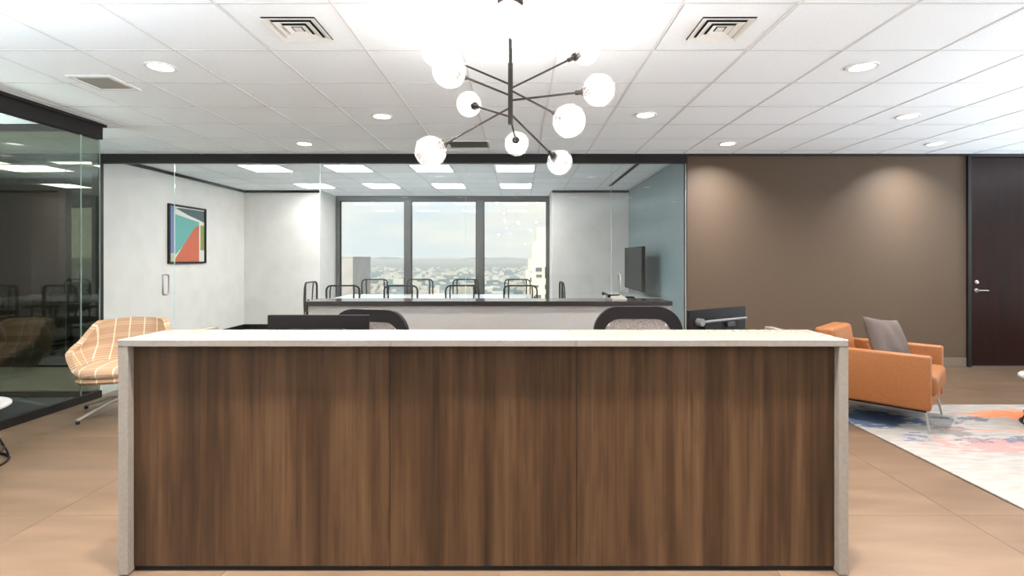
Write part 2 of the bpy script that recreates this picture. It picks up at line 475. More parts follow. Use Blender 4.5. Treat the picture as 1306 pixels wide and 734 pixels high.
def _box(bm, x0, x1, y0, y1, z0, z1):
    v = [bm.verts.new(p) for p in ((x0, y0, z0), (x1, y0, z0), (x1, y1, z0), (x0, y1, z0), (x0, y0, z1), (x1, y0, z1), (x1, y1, z1), (x0, y1, z1))]
    for f in ((0, 3, 2, 1), (4, 5, 6, 7), (0, 1, 5, 4), (1, 2, 6, 5), (2, 3, 7, 6), (3, 0, 4, 7)):
        bm.faces.new([v[i] for i in f])

def tube(bm, pts, r, n=10, closed=False, caps=True):
    pts = [Vector(p) for p in pts]
    N = len(pts)
    rr = r if isinstance(r, (list, tuple)) else [r] * N
    rings = []
    prev = None
    for i, p in enumerate(pts):
        if closed: t = (pts[(i + 1) % N] - pts[i - 1])
        elif i == 0: t = pts[1] - p
        elif i == N - 1: t = p - pts[i - 1]
        else: t = pts[i + 1] - pts[i - 1]
        t.normalize()
        if prev is None:
            u = t.orthogonal().normalized()
        else:
            u = (prev - t * prev.dot(t))
            u = u.normalized() if u.length > 1e-6 else t.orthogonal().normalized()
        prev = u
        w = t.cross(u)
        rings.append([bm.verts.new(p + (u * math.cos(2 * PI * k / n) + w * math.sin(2 * PI * k / n)) * rr[i]) for k in range(n)])
    for i in range(N if closed else N - 1):
        a, b = rings[i], rings[(i + 1) % N]
        for k in range(n):
            bm.faces.new((a[k], a[(k + 1) % n], b[(k + 1) % n], b[k]))
    if caps and not closed:
        bm.faces.new(rings[0][::-1]); bm.faces.new(rings[-1])
    return bm

def lathe(bm, prof, n=32, c=(0, 0, 0), axis=None):
    """profile of (radius, height) turned about Z, or about an axis"""
    R = Vector((0, 0, 1)).rotation_difference(Vector(axis).normalized()).to_matrix() if axis else Matrix.Identity(3)
    c = Vector(c)
    rings = []
    for r, z in prof:
        if r < 1e-6:
            rings.append([bm.verts.new(c + R @ Vector((0, 0, z)))])
        else:
            rings.append([bm.verts.new(c + R @ Vector((r * math.cos(2 * PI * k / n), r * math.sin(2 * PI * k / n), z))) for k in range(n)])
    for a, b in zip(rings, rings[1:]):
        for k in range(n):
            k2 = (k + 1) % n
            if len(a) == 1 and len(b) == 1: continue
            if len(a) == 1: bm.faces.new((a[0], b[k2], b[k]))
            elif len(b) == 1: bm.faces.new((a[k], a[k2], b[0]))
            else: bm.faces.new((a[k], a[k2], b[k2], b[k]))
    return bm

def prism(bm, poly, d0, d1, axis='z'):
    """extrude a 2D polygon; axis z: (x,y), y: (x,z), x: (y,z)"""
    def P(a, b, d):
        return {'z': (a, b, d), 'y': (a, d, b), 'x': (d, a, b)}[axis]
    lo = [bm.verts.new(P(a, b, d0)) for a, b in poly]
    hi = [bm.verts.new(P(a, b, d1)) for a, b in poly]
    n = len(poly)
    bm.faces.new(lo[::-1]); bm.faces.new(hi)
    for i in range(n):
        bm.faces.new((lo[i], lo[(i + 1) % n], hi[(i + 1) % n], hi[i]))
    return bm

def rounded_rect(w, z0, z1, r, n=6, rb=None):
    rb = r if rb is None else rb
    pts = []
    for cx, cz, a0, q in ((w - r, z1 - r, 0, r), (-w + r, z1 - r, 90, r), (-w + rb, z0 + rb, 180, rb), (w - rb, z0 + rb, 270, rb)):
        for i in range(n + 1):
            a = math.radians(a0 + 90 * i / n)
            pts.append((cx + q * math.cos(a), cz + q * math.sin(a)))
    return pts

def ring_prism(bm, outer, inner, d0, d1, curve=0.0):
    """frame between two outlines in XZ, thickness along Y; bowed by curve"""
    def bow(x): return curve * x * x
    A = [[bm.verts.new((x, d + bow(x), z)) for x, z in o] for d in (d0, d1) for o in (outer, inner)]
    n = len(outer)
    for i in range(n):
        j = (i + 1) % n
        bm.faces.new((A[0][i], A[0][j], A[1][j], A[1][i]))
        bm.faces.new((A[2][j], A[2][i], A[3][i], A[3][j]))
        bm.faces.new((A[0][j], A[0][i], A[2][i], A[2][j]))
        bm.faces.new((A[1][i], A[1][j], A[3][j], A[3][i]))
    return bm

def mesh_of(name, bm, m, smooth=False, sharp=40):
    bmesh.ops.recalc_face_normals(bm, faces=bm.faces[:])
    me = bpy.data.meshes.new(name)
    bm.to_mesh(me); bm.free()
    for mm in (m if isinstance(m, (list, tuple)) else [m]):
        me.materials.append(mm)
    if smooth:
        for p in me.polygons: p.use_smooth = True
        me.set_sharp_from_angle(angle=math.radians(sharp))
    return me

def obj(name, bm, m, parent=None, smooth=False, sharp=40, **kw):
    o = bpy.data.objects.new(name, mesh_of(name, bm, m, smooth, sharp) if isinstance(bm, bmesh.types.BMesh) else bm)
    COL.objects.link(o)
    if parent: o.parent = parent
    for k, v in kw.items(): o[k] = v
    return o

def thing(name, label, cat, loc=(0, 0, 0), rz=0, group=None):
    o = bpy.data.objects.new(name, None)
    o.empty_display_size = 0.1
    COL.objects.link(o)
    o.location = loc; o.rotation_euler = (0, 0, rz)
    o['label'] = label; o['category'] = cat
    if group: o['group'] = group
    return o

def tag(o, label, cat, group=None, kind=None):
    o['label'] = label; o['category'] = cat
    if group: o['group'] = group
    if kind: o['kind'] = kind
    return o

def struct(name, bm, m, label, cat, smooth=False):
    o = obj(name, bm, m, None, smooth)
    return tag(o, label, cat, kind='structure')

def dup(root, loc, rz=0, label=None):
    r = root.copy(); COL.objects.link(r)
    r.location = loc; r.rotation_euler = (0, 0, rz)
    if label: r['label'] = label
    for ch in list(root.children):
        c = ch.copy(); COL.objects.link(c); c.parent = r
        for g in list(ch.children):
            d = g.copy(); COL.objects.link(d); d.parent = c
    return r

B = bmesh.new
H = 2.70          # ceiling height
YG = 6.60         # plane of the glass front and the taupe wall
XL = -5.35        # left wall of the conference room
XR = 2.13         # right wall of the conference room
YB = 10.10        # its back wall
YW = 11.00        # its window
XG = -4.15         # plane of the glass side wall

# ------------------------------------------------------------------ floors
fl = struct('floor', box(B(), -10, 9.5, -4, YG + 0.06, -0.2, -0.004), M['grout'], 'beige porcelain tile floor of the reception lobby', 'floor')
tx = [-2.5 + 1.21 * i for i in range(-7, 11)]
ty = [2.77 + 1.21 * i for i in range(-6, 4)]
tile_me = None
far = B()
for x in tx:
    for y in ty:
        x0, x1, y0, y1 = x + .0012, min(x + 1.2088, 9.5), y + .0012, min(y + 1.2088, YG)
        if x1 - x0 < .05 or y1 - y0 < .05: continue
        if y0 > 5.1 and x1 < -4.2: continue
        seen = y1 > 2.0 and x0 < 1.05 * y1 + .2 and x1 > -1.05 * y1 - .2
        if not seen:
            box(far, x0, x1, y0, y1, -.012, 0); continue
        cx, cy = (x0 + x1) / 2, (y0 + y1) / 2
        if abs((x1 - x0) - 1.2076) < 1e-4 and abs((y1 - y0) - 1.2076) < 1e-4:
            if tile_me is None:
                b = box(B(), -.6038, .6038, -.6038, .6038, -.012, 0)
                tile_me = mesh_of('floor_tile', b, M['floortile'])
            o = obj('floor_tile', tile_me, None, fl)
        else:
            o = obj('floor_tile', box(B(), x0 - cx, x1 - cx, y0 - cy, y1 - cy, -.012, 0), M['floortile'], fl)
        o.location = (cx, cy, 0)
obj('floor_tiles_beyond_view', far, M['floortile'], fl, kind='stuff')

struct('floor_conference', box(B(), XL - .1, XR + .1, YG + .06, YW + .1, -0.2, -0.003), M['greycarpet'], 'grey carpet of the conference room behind the glass', 'floor')
struct('floor_office', box(B(), -10, XL - .1, YG + .06, YW + .1, -0.2, -0.003), M['carpet'], 'dark carpet of the office behind the tinted glass', 'floor')
struct('floor_glass_room', box(B(), -10, -4.2, 1.05, 5.12, -0.003, 0.004), M['carpet'], 'dark carpet inside the glass-walled room beside the lobby', 'floor')
struct('floor_corridor', box(B(), -10, -4.2, 5.18, YG - .05, -0.003, 0.003), M['greycarpet'], 'pale grey floor of the corridor behind the glass-walled room', 'floor')

# ------------------------------------------------------------------ ceiling
ce = struct('ceiling', box(B(), -10.1, 9.6, -4.1, YW + .3, H + .03, H + .25), M['shell'], 'white suspended tile ceiling over lobby and conference room', 'ceiling')
T = .61
cm = mesh_of('ceiling_tile', box(B(), -T / 2 + .006, T / 2 - .006, -T / 2 + .006, T / 2 - .006, 0.0, .02, .002, 1), M['tile'])
rest = B()
def ceiling_zone(x0, x1, y0, y1, px, py, skip=()):
    """lay-in tiles on a T-grid between the limits; px,py: phase of the grid"""
    g = B()
    i0, i1 = math.floor((x0 - px) / T), math.ceil((x1 - px) / T)
    j0, j1 = math.floor((y0 - py) / T), math.ceil((y1 - py) / T)
    for i in range(i0, i1):
        for j in range(j0, j1):
            a, b, c, d = px + i * T, px + (i + 1) * T, py + j * T, py + (j + 1) * T
            ca, cb, cc, cd = max(a, x0), min(b, x1), max(c, y0), min(d, y1)
            if cb - ca < .03 or cd - cc < .03: continue
            if any(abs((a + b) / 2 - sx) < .2 and abs((c + d) / 2 - sy) < .2 for sx, sy in skip): continue
            seen = d > 2.2 and a < .99 * d + .1 and b > -1.02 * d - .1 and d > 1.332 * 662 / 345
            full = abs(cb - ca - T) < .002 and abs(cd - cc - T) < .002
            if not seen:
                box(rest, ca + .01, cb - .01, cc + .01, cd - .01, H, H + .02); continue
            if full: o = obj('ceiling_tile', cm, None, ce)
            else:
                mx_, my_ = (ca + cb) / 2, (cc + cd) / 2
                o = obj('ceiling_tile', box(B(), ca - mx_ + .01, cb - mx_ - .01, cc - my_ + .01, cd - my_ - .01, 0, .02), M['tile'], ce)
            o.location = ((ca + cb) / 2, (cc + cd) / 2, H)
    for i in range(i0, i1 + 1):
        x = px + i * T
        if x0 <= x <= x1: box(g, x - .007, x + .007, y0, y1, H - .003, H + .03)
    for j in range(j0, j1 + 1):
        y = py + j * T
        if y0 <= y <= y1: box(g, x0, x1, y - .007, y + .007, H - .0025, H + .03)
    return g
PX, PY = -2.807, 2.705
DIFF = [(-1.279, 3.01), (1.165, 3.01)]
gg = ceiling_zone(-10, 9.5, -4, YG, PX, PY, DIFF)
obj('ceiling_grid', gg, M['grid'], ce)
LX = [-3.7235, -2.5015, -1.2795, -.0575]
LY = [7.645, 9.475]
CPY = 7.34
gg = ceiling_zone(XL, XR, YG + .05, YB, PX, CPY, [(x, y) for x in LX for y in LY])
ceiling_alcove = ceiling_zone(-3.87, .64, YB, YW, PX, CPY)
obj('conference_ceiling_grid', gg, M['grid'], ce)
obj('alcove_ceiling_grid', ceiling_alcove, M['grid'], ce)
OLX, OLY = [-5.556 - 1.222 * k for k in range(4)], [7.035, 7.645]
gg = ceiling_zone(-10, XL - .1, YG + .05, YW, PX, CPY, [])
obj('office_ceiling_grid', gg, M['grid'], ce)
obj('ceiling_tiles_beyond_view', rest, M['tile'], ce, kind='stuff')

# ------------------------------------------------------------------ walls
struct('wall_right', box(box(box(box(B(), 9.5, 9.7, -4, -1.7, 0, H + .03), 9.5, 9.7, 6.2, YG, 0, H + .03), 9.5, 9.7, -1.7, 6.2, 0, .15), 9.5, 9.7, -1.7, 6.2, 2.55, H + .03), M['greywall'], 'taupe side wall with added long windows beyond the lounge', 'wall')
w4 = B()  # unseen windows added as the opening for the lounge fill lamp
for k in range(6): box(w4, 9.52, 9.66, -1.7 + k * 1.58 - .03, -1.7 + k * 1.58 + .03, .15, 2.55)
w4o = struct('added_window_2', w4, M['mullion'], 'row of tall side windows added to light the lounge', 'window')
obj('glass_pane', box(B(), 9.58, 9.59, -1.7, 6.2, .15, 2.55), M['windowglass'], w4o)
struct('wall_front', box(B(), -10.1, 9.7, -4.2, -4, 0, H + .03), M['shell'], 'plain wall on the entrance side of the lobby', 'wall')
struct('wall_glass_room', box(B(), -10, XG + .02, .9, 1.0, 0, H + .03), M['shell'], 'solid end wall of the glass-walled room', 'wall')
w8 = B()  # unseen windows added as the opening for the entrance fill lamp
for k in range(4): box(w8, -10.1, -9.96, -3.7 + k * 1.38, -3.64 + k * 1.38, .15, 2.55)
w8o = struct('added_window_8', w8, M['mullion'], 'tall windows added on the entrance side to light the lobby', 'window')
obj('glass_pane', box(B(), -10.04, -10.03, -3.7, .5, .15, 2.55), M['windowglass'], w8o)
struct('wall_left', box(box(box(B(), -10.2, -10, .5, YW + .2, 0, H + .03), -10.2, -10, -4, .5, 0, .15), -10.2, -10, -4, .5, 2.55, H + .03), M['shell'], 'outer wall beyond the glass-walled room', 'wall')
struct('wall_grey', box(B(), XR + .01, 5.685, YG, YG + .12, 0, H + .03), M['greywall'], 'long taupe painted wall lit by two downlights', 'wall')
struct('wall_door_side', box(box(B(), 6.80, 9.7, YG, YG + .12, 0, H + .03), 5.685, 6.80, YG, YG + .12, 2.668, H + .03), M['greywall'], 'taupe wall beyond the dark wooden door', 'wall')
struct('wall_conference_left', box(B(), XL - .1, XL, YG + .05, YW + .1, 0, H + .03), M['confwall'], 'white side wall of the conference room behind the picture', 'wall')
struct('wall_conference_right', box(B(), XR, XR + .12, YG + .121, YW + .1, 0, H + .03), M['teal'], 'blue grey side wall of the conference room behind the television', 'wall')
prism_l = box(B(), XL, -3.88, YB, YW + .1, 0, H + .03)
struct('wall_conference_back_picture_end', prism_l, M['confwall'], 'white back wall between the picture corner and the windows', 'wall')
struct('wall_conference_back_screen_end', box(B(), .645, XR, YB, YW + .1, 0, H + .03), M['confwall'], 'white back wall between the windows and the blue grey wall', 'wall')
struct('wall_outer', box(box(B(), XR, 9.7, YW, YW + .1, 0, H + .03), 9.6, 9.7, YG, YW, 0, H + .03), M['shell'], 'outer wall of rooms behind the taupe wall', 'wall')
ow = B()
box(ow, -8.62, -7.50, 8.6, 8.7, 0, H + .03)
ofw = struct('wall_office', ow, M['black'], 'dark brown veneer wall inside the office behind tinted glass', 'wall')
for k in range(2):
    obj('veneer_panel', box(B(), -8.62 + k * .56 + .002, -8.62 + (k + 1) * .56 - .002, 8.58, 8.6, 0.02, H, .002, 1), M['officewood'], ofw)
struct('wall_office_side', box(B(), -8.75, -8.62, YG + .1, 8.7, 0, H + .03), M['officewood'], 'dark side wall of the office behind tinted glass', 'wall')
struct('wall_office_back', box(box(B(), -10, -9.7, YW, YW + .1, 0, H + .03), -9.7, XL - .1, YW, YW + .1, 2.55, H + .03), M['confwall'], 'wall above the office window behind tinted glass', 'wall')

# baseboards and thin trims
struct('baseboard_grey', box(B(), XR + .02, 5.68, YG - .012, YG, 0, .115, .003, 1), M['greytrim'], 'taupe baseboard along the foot of the taupe wall', 'baseboard')
struct('baseboard_conference_left', box(B(), XL, XL + .012, YG + .1, YB, 0, .10), M['blackmetal'], 'black baseboard under the picture wall of the conference room', 'baseboard')
struct('baseboard_conference_back', box(B(), XL + .012, -3.88, YB - .012, YB, 0, .10), M['blackmetal'], 'black baseboard along the back wall of the conference room', 'baseboard')
struct('trim_1', box(B(), XR + .02, 9.5, YG - .025, YG, H - .024, H), M['darkmetal'], 'thin dark trim where the taupe wall meets the ceiling', 'trim')
struct('trim_2', box(B(), XL, XL + .03, YG + .1, YB, H - .045, H), M['darkmetal'], 'dark ceiling trim above the picture wall', 'trim')
struct('trim_3', box(B(), XL + .03, -3.88, YB - .03, YB, H - .045, H), M['darkmetal'], 'dark ceiling trim on the back wall beside the picture corner', 'trim')
struct('trim_4', box(B(), .645, XR, YB - .03, YB, H - .045, H), M['darkmetal'], 'dark ceiling trim on the back wall above the television end', 'trim')

# ------------------------------------------------------------------ dark wooden door
d3 = struct('door_3', box(B(), 5.735, 6.755, YG - .012, YG + .04, .012, 2.655, .002, 1), M['doorwood'], 'tall glossy dark mahogany door at the end of the taupe wall', 'door')
fr = B()
box(fr, 5.687, 5.730, YG - .03, YG + .1, 0, 2.665); box(fr, 6.76, 6.80, YG - .03, YG + .1, 0, 2.665); box(fr, 5.687, 6.80, YG - .03, YG + .1, 2.660, 2.690)
obj('door_frame', fr, M['darkmetal'], d3)
hd = B()
lathe(hd, [(0, 0), (.026, 0), (.026, .008), (.012, .010), (.012, .045), (0, .045)], 20, (5.80, YG - .012, .97), (0, -1, 0))
tube(hd, [(5.80, YG - .055, .97), (5.90, YG - .055, .97), (5.925, YG - .05, .968)], [.009, .009, .008], 10)
obj('lever_handle', hd, M['steel'], d3, True)
lk = lathe(B(), [(0, 0), (.024, 0), (.024, .012), (.018, .015), (0, .015)], 20, (5.80, YG - .012, 1.075), (0, -1, 0))
obj('deadbolt', lk, M['steel'], d3, True)

# ------------------------------------------------------------------ glass front of the conference room
ZB = 2.584
wf = struct('window_1', box(B(), XL + .03, XR + .005, YG - .02, YG + .05, ZB, H), M['darkmetal'], 'frameless glass front of the conference room under a dark rail', 'glass wall')
seams = [-4.387, -2.532, -.678, 1.176]
for a, b in zip(seams, seams[1:]):
    p = obj('glass_pane', box(B(), a + .004, b - .004, YG + .006, YG + .018, .015, ZB + .01), M['pane'], wf)
    obj('glass_edge', box(B(), b - .004, b - .001, YG + .006, YG + .018, .015, ZB), M['glassedge'], p)
obj('floor_channel', box(B(), seams[0], seams[-1], YG, YG + .025, 0, .018), M['darkmetal'], wf)
def pull(x, y, z0, z1):
    b = B()
    for s in (-1, 1):
        yy = y + s * .055
        pts = [(x, y + s * .006, z0 + .03), (x, yy - s * .02, z0 + .03), (x, yy - s * .006, z0 + .036), (x, yy, z0 + .05), (x, yy, z1 - .05), (x, yy - s * .006, z1 - .036), (x, yy - s * .02, z1 - .03), (x, y + s * .006, z1 - .03)]
        tube(b, pts, .011, 10)
    return b
for nm, a, b, hx, lab in (('door_1', XL + .05, seams[0], -4.50, 'frameless glass door beside the picture wall, steel pull handle'), ('door_2', seams[3], XR - .005, 1.275, 'frameless glass door beside the taupe wall, steel pull handle')):
    d = struct(nm, box(B(), a + .004, b - .004, YG + .006, YG + .018, .012, ZB + .01), M['pane'], lab, 'door')
    obj('glass_edge', box(B(), b - .004, b - .001, YG + .006, YG + .018, .012, ZB), M['glassedge'], d)
    h = obj('pull_handle', pull(hx, YG + .012, .885, 1.20), M['steel'], d, True)
    obj('hinge_rail', box(B(), a + .004, b - .004, YG + .002, YG + .022, 0.006, .03), M['steel'], d)
struct('trim_5', box(B(), XL - .06, XL + .028, YG - .03, YG + .05, 0, H), M['darkmetal'], 'dark upright jamb between the glass door and the office glass', 'trim')

# ------------------------------------------------------------------ window of the conference room and the view
zt = 2.60
wx0, wx1 = -3.87, .64
w3 = struct('window_3', box(box(B(), wx0, wx1, YW - .02, YW + .08, zt, H), wx0, wx1, YW - .02, YW + .08, 0, .12), M['mullion'], 'three-part office window looking over the city', 'window')
for x0, x1 in ((wx0, -3.79), (-2.425, -2.285), (-.905, -.75), (.585, wx1)):
    obj('mullion', box(B(), x0, x1, YW - .03, YW + .08, .12, zt, .004, 1), M['mullion'], w3)
for x0, x1 in ((-3.79, -2.425), (-2.285, -.905), (-.75, .585)):
    p = obj('window_pane', box(B(), x0, x1, YW + .02, YW + .03, .12, zt), M['windowglass'], w3)
    f = B(); 
    for q in ((x0, x0 + .015, .12, zt), (x1 - .015, x1, .12, zt), (x0 + .015, x1 - .015, .12, .135), (x0 + .015, x1 - .015, zt - .02, zt)):
        box(f, q[0], q[1], YW + .005, YW + .045, q[2], q[3])
    obj('gasket', f, M['darkmetal'], p)
w5 = struct('window_4', box(box(B(), -9.7, XL - .1, YW, YW + .06, 0, .85), -9.7, XL - .1, YW, YW + .06, 2.45, 2.55), M['mullion'], 'pale office window behind the tinted glass', 'window')
for x in (-9.7, -9.0, -8.2, -7.2, -6.2): obj('mullion', box(B(), x, x + .06, YW, YW + .06, .85, 2.45), M['mullion'], w5)
obj('window_pane', box(B(), -9.7, XL - .1, YW + .02, YW + .03, .85, 2.45), M['windowglass'], w5)

# ground, hills, city
g = struct('ground', box(B(), -16000, 16000, 100, 24000, -92, -90), M['ground'], 'hazy city and woods spreading far below the window', 'ground')
hl = B()
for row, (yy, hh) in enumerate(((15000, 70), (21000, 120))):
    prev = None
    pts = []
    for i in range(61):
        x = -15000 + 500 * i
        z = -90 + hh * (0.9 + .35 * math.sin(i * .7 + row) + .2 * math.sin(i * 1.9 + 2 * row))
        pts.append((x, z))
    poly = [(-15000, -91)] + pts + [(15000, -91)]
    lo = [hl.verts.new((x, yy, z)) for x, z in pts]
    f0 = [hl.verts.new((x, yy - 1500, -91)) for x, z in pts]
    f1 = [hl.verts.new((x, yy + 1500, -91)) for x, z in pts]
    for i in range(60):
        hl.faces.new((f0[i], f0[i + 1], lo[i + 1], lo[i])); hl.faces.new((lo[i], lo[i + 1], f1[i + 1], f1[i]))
struct('hills', hl, M['hill'], 'low hills tinted with haze blue along the horizon outside', 'hills', True)
ct = B()
for k in range(620):
    y = random.uniform(700, 5200)
    x = random.uniform(-.45, .14) * y
    s = random.uniform(10, 38); dd = random.uniform(10, 30); h = random.choice((5, 6, 8, 9, 12, 14, 20))
    box(ct, x, x + s, y, y + dd, -90, -90 + h)
tag(obj('city_blocks', ct, M['city']), 'pale low city blocks far below the window', 'city', kind='stuff')

tw = thing('office_tower', 'cream stepped stone tower outside the window near the blue grey wall', 'building', (2.2, 150, 0))
b = B(); box(b, 1.6, 26, 0, 20, -90, 6.35); box(b, 3.0, 26, 1, 20, 6.35, 10.5)
obj('tower_wall', b, M['tower'], tw)
obj('setback', box(B(), -.2, 1.6, 1, 18, -90, -2.2), M['tower'], tw)
obj('setback', box(B(), .6, 1.6, .5, 18, -2.2, 1.2), M['tower'], tw)
for x0, x1, z0, z1 in ((2.6, 4.4, -2.3, -1.1), (2.7, 4.4, -4.0, -3.1), (5.2, 6.6, -4.2, -.9), (2.0, 3.4, -6.9, -6.2), (5.2, 6.6, -7.4, -6.0), (5.2, 6.6, -10.2, -8.8), (2.4, 4.2, -10.4, -9.0), (2.4, 4.2, -13.5, -12.2), (5.2, 6.6, -13.5, -12.0), (.9, 1.4, -5.2, -4.0), (8, 9.6, -4.2, -.9), (8, 9.6, -7.4, -6), (8, 9.6, -10.2, -8.8)):
    w = obj('window', box(B(), x0, x1, -.05, .02, z0, z1), M['towerglass'], tw)
    obj('window_sill', box(B(), x0 - .1, x1 + .1, -.25, 0.0, z0 - .15, z0), M['tower'], w)
lt = thing('office_tower', 'pinkish grey tower outside the window near the picture corner', 'building', (-88.5, 250, 0))
obj('tower_wall', box(B(), -2, 8.4, 0, 30, -90, 2.0), M['pinkstone'], lt)
obj('parapet', box(B(), -2.2, 8.6, -.2, 30, 2.0, 2.5), M['pinkstone'], lt)
for k in range(4):
    obj('window_strip', box(B(), -1.2 + k * 2.5, .1 + k * 2.5, -.08, .02, -88, 1.0), M['pinkstone'], lt)

hz = bpy.data.materials.new('thin_haze')
hz.use_nodes = True
hz.node_tree.nodes.clear()
ho = hz.node_tree.nodes.new('ShaderNodeOutputMaterial')
hv = hz.node_tree.nodes.new('ShaderNodeVolumeScatter')
hv.inputs['Color'].default_value = (.93, .97, 1, 1)
hv.inputs['Density'].default_value = 2.0e-4
hz.node_tree.links.new(hv.outputs[0], ho.inputs['Volume'])
tag(obj('haze', box(B(), -16000, 16000, 400, 24000, -89.5, 6), hz), 'thin daylight haze over the far city', 'haze', kind='stuff')

# ------------------------------------------------------------------ glass-walled room on the left

lg = struct('window_5', box(box(B(), XG - .05, XG + .02, 1, 5.15, 2.55, H - .028), XG - .05, XG + .045, 1, 5.17, H - .028, H), M['darkmetal'], 'glass side wall of the room beside the lobby, dark rails', 'glass wall')
obj('base_rail', box(B(), XG - .03, XG + .012, 1, 5.15, 0, .068), M['darkmetal'], lg)
ys = [1, 2.1, 3.2, 4.93, 5.15]
for a, b_ in zip(ys, ys[1:]):
    p = obj('glass_pane', box(B(), XG - .016, XG - .004, a + .003, b_ - .003, .06, 2.56), M['paneleft'], lg)
    obj('glass_edge', box(B(), XG - .016, XG - .004, b_ - .003, b_ - .001, .068, 2.55), M['glassedge'], p)
rg = struct('window_6', box(B(), -10, XG - .05, 5.12, 5.17, 2.635, H), M['darkmetal'], 'end glass wall of the room beside the lobby, slim dark rail', 'glass wall')
obj('base_rail', box(B(), -10, XG - .03, 5.12, 5.16, 0, .06), M['darkmetal'], rg)
xs = [-10, -8.1, -6.2, XG - .02]
for a, b_ in zip(xs, xs[1:]):
    obj('glass_pane', box(B(), a + .003, b_ - .003, 5.138, 5.15, .055, 2.64), M['paneleft'], rg)
og = struct('window_7', box(B(), -10, XL - .06, YG - .02, YG + .05, 2.61, H), M['darkmetal'], 'glass front of the dark office beyond the corridor', 'glass wall')
obj('base_rail', box(B(), -10, XL - .06, YG - .02, YG + .05, 0, .12), M['darkmetal'], og)
xs = [-10, -8.45, -6.9, XL - .06]
for a, b_ in zip(xs, xs[1:]):
    obj('glass_pane', box(B(), a + .003, b_ - .003, YG + .006, YG + .018, .11, 2.62), M['paneleft'], og)

# ------------------------------------------------------------------ lamps
def area(name, loc, r, watts, col, spread=150):
    l = bpy.data.lights.new(name, 'AREA')
    l.shape = 'DISK'; l.size = r * 2; l.energy = watts; l.color = col; l.spread = math.radians(spread)
    o = bpy.data.objects.new(name, l); COL.objects.link(o); o.location = loc
    return o
trim_me = mesh_of('trim_ring', lathe(B(), [(.078, -.001), (.080, -.004), (.098, -.004), (.100, 0), (.100, .004), (.076, .004), (.078, -.001)], 32), M['vent'], True)
lens_me = mesh_of('lens', lathe(B(), [(0, -.0012), (.077, -.0012), (.077, .003), (0, .003)], 32), M['lens'], True)
def downlight(x, y, label, group=None, watts=None, spread=150, aim=0):
    t = thing('recessed_downlight', label, 'ceiling light', (x, y, H - .003), 0, group)
    obj('trim_ring', trim_me, None, t); obj('lens', lens_me, None, t)
    area('downlight_lamp', (x, y, H - .012), .055, watts or DOWN, (1, .97, .92) if aim == 0 else (.90, .96, 1), spread).rotation_euler = (math.radians(aim), 0, 0)
for x, y, lab in (
    (-2.485, 3.60, 'round recessed downlight closest to the flat grey ceiling grille'),
    (-1.28, 4.85, 'small round downlight between the chandelier and the louvred vent on its left'),
    (-2.48, 6.0, 'small round downlight above the glass front near the picture'),
    (1.17, 4.80, 'small round downlight just right of the chandelier globes'),
    (2.41, 6.0, 'small downlight washing the end of the taupe wall nearest the glass'),
    (2.38, 3.60, 'large round downlight above the counter end near the orange armchair'),
    (3.63, 4.85, 'small round downlight above the orange armchair'),
    (4.81, 6.0, 'small downlight washing the taupe wall near the dark door')):
    downlight(x, y, lab, None, *((14.5, 104, 27) if y == 6.0 and x > 2 else (DOWN, 150)))
for x, y in ((-2.48, 2.0), (-1.28, 2.0), (-.06, 2.0), (1.17, 2.0), (2.38, 2.0)):
    downlight(x, y, 'round recessed downlight in the row above the front of the desk', 'downlights above the front of the desk', 20, 90)
for x, y in ((4.85, 3.6), (6.0, 4.85), (6.1, 2.4), (3.6, 1.2), (-3.4, 1.2), (-1.2, -.4), (1.2, -.4), (3.6, -1.6), (-3.4, -1.6)):  # extra downlights out of view, added to brighten the lobby
    downlight(x, y, 'round recessed downlight added on the entrance side of the lobby ceiling', 'added downlights on the entrance side', 8)
downlight(-6.05, 5.85, 'small downlight in the corridor ceiling seen through tinted glass', None, 3)
downlight(-6.6, 3.6, 'small downlight added inside the glass-walled room', None, 3)  # unseen lamp added to light the glass room

def troffer(x, y, label, group):
    t = thing('ceiling_light_panel', label, 'ceiling light', (x, y, H), 0, group)
    f = B()
    for q in ((-.295, .295, -.295, -.275), (-.295, .295, .275, .295), (-.295, -.275, -.275, .275), (.275, .295, -.275, .275)):
        box(f, *q, -.004, .02)
    obj('frame', f, M['vent'], t)
    obj('diffuser', box(B(), -.275, .275, -.275, .275, 0, .012), M['panel'], t)
ordn = ['first', 'second', 'third', 'fourth']
for j, y in enumerate(LY):
    for i, x in enumerate(LX):
        troffer(x, y, f'square light panel, {ordn[i]} from the picture wall, {"row by the glass front" if j == 0 else "row by the windows"}', 'light panels of the conference room')
for x, y, lab in ((-6.16, 7.0, 'office light panel behind tinted glass, closest to the conference room'), (-7.39, 7.0, 'bright office light panel above the brown veneer wall'), (-7.39, 7.65, 'office light panel one row behind the bright one')):
    troffer(x, y, lab, 'office light panels behind tinted glass')

# linear pendants added out of view to brighten the ceiling
for q in ADDED_PENDANTS:
    t = thing('added_pendant', 'slim white linear pendant added to light the ceiling ' + ('inside the glass-walled room' if q[0] < -4 else 'near the round table on the entrance side' if q[0] < -3 else 'above the lounge' if q[0] > 3 else 'of the entrance side'), 'pendant light', (q[0], q[1], q[2] - .06), 0, 'added linear pendants ' + ('inside the glass-walled room' if q[0] < -4 else 'of the entrance side' if q[0] < 3 else 'above the lounge' if q[0] > 3 else 'of the entrance side'))
    b = B(); hl_ = ADDED_PENDANT_LENGTH(q) / 2 + .05
    box(b, -hl_, hl_, -.065, .065, 0, .012); box(b, -hl_, hl_, -.065, -.055, .012, .055); box(b, -hl_, hl_, .055, .065, .012, .055)
    obj('channel', b, M['vent'], t)
    for s_x in (-.8, .8): obj('hanger', tube(B(), [(s_x, .06, .05), (s_x, .06, H - q[2] + .06)], .003, 6), M['steel'], t)

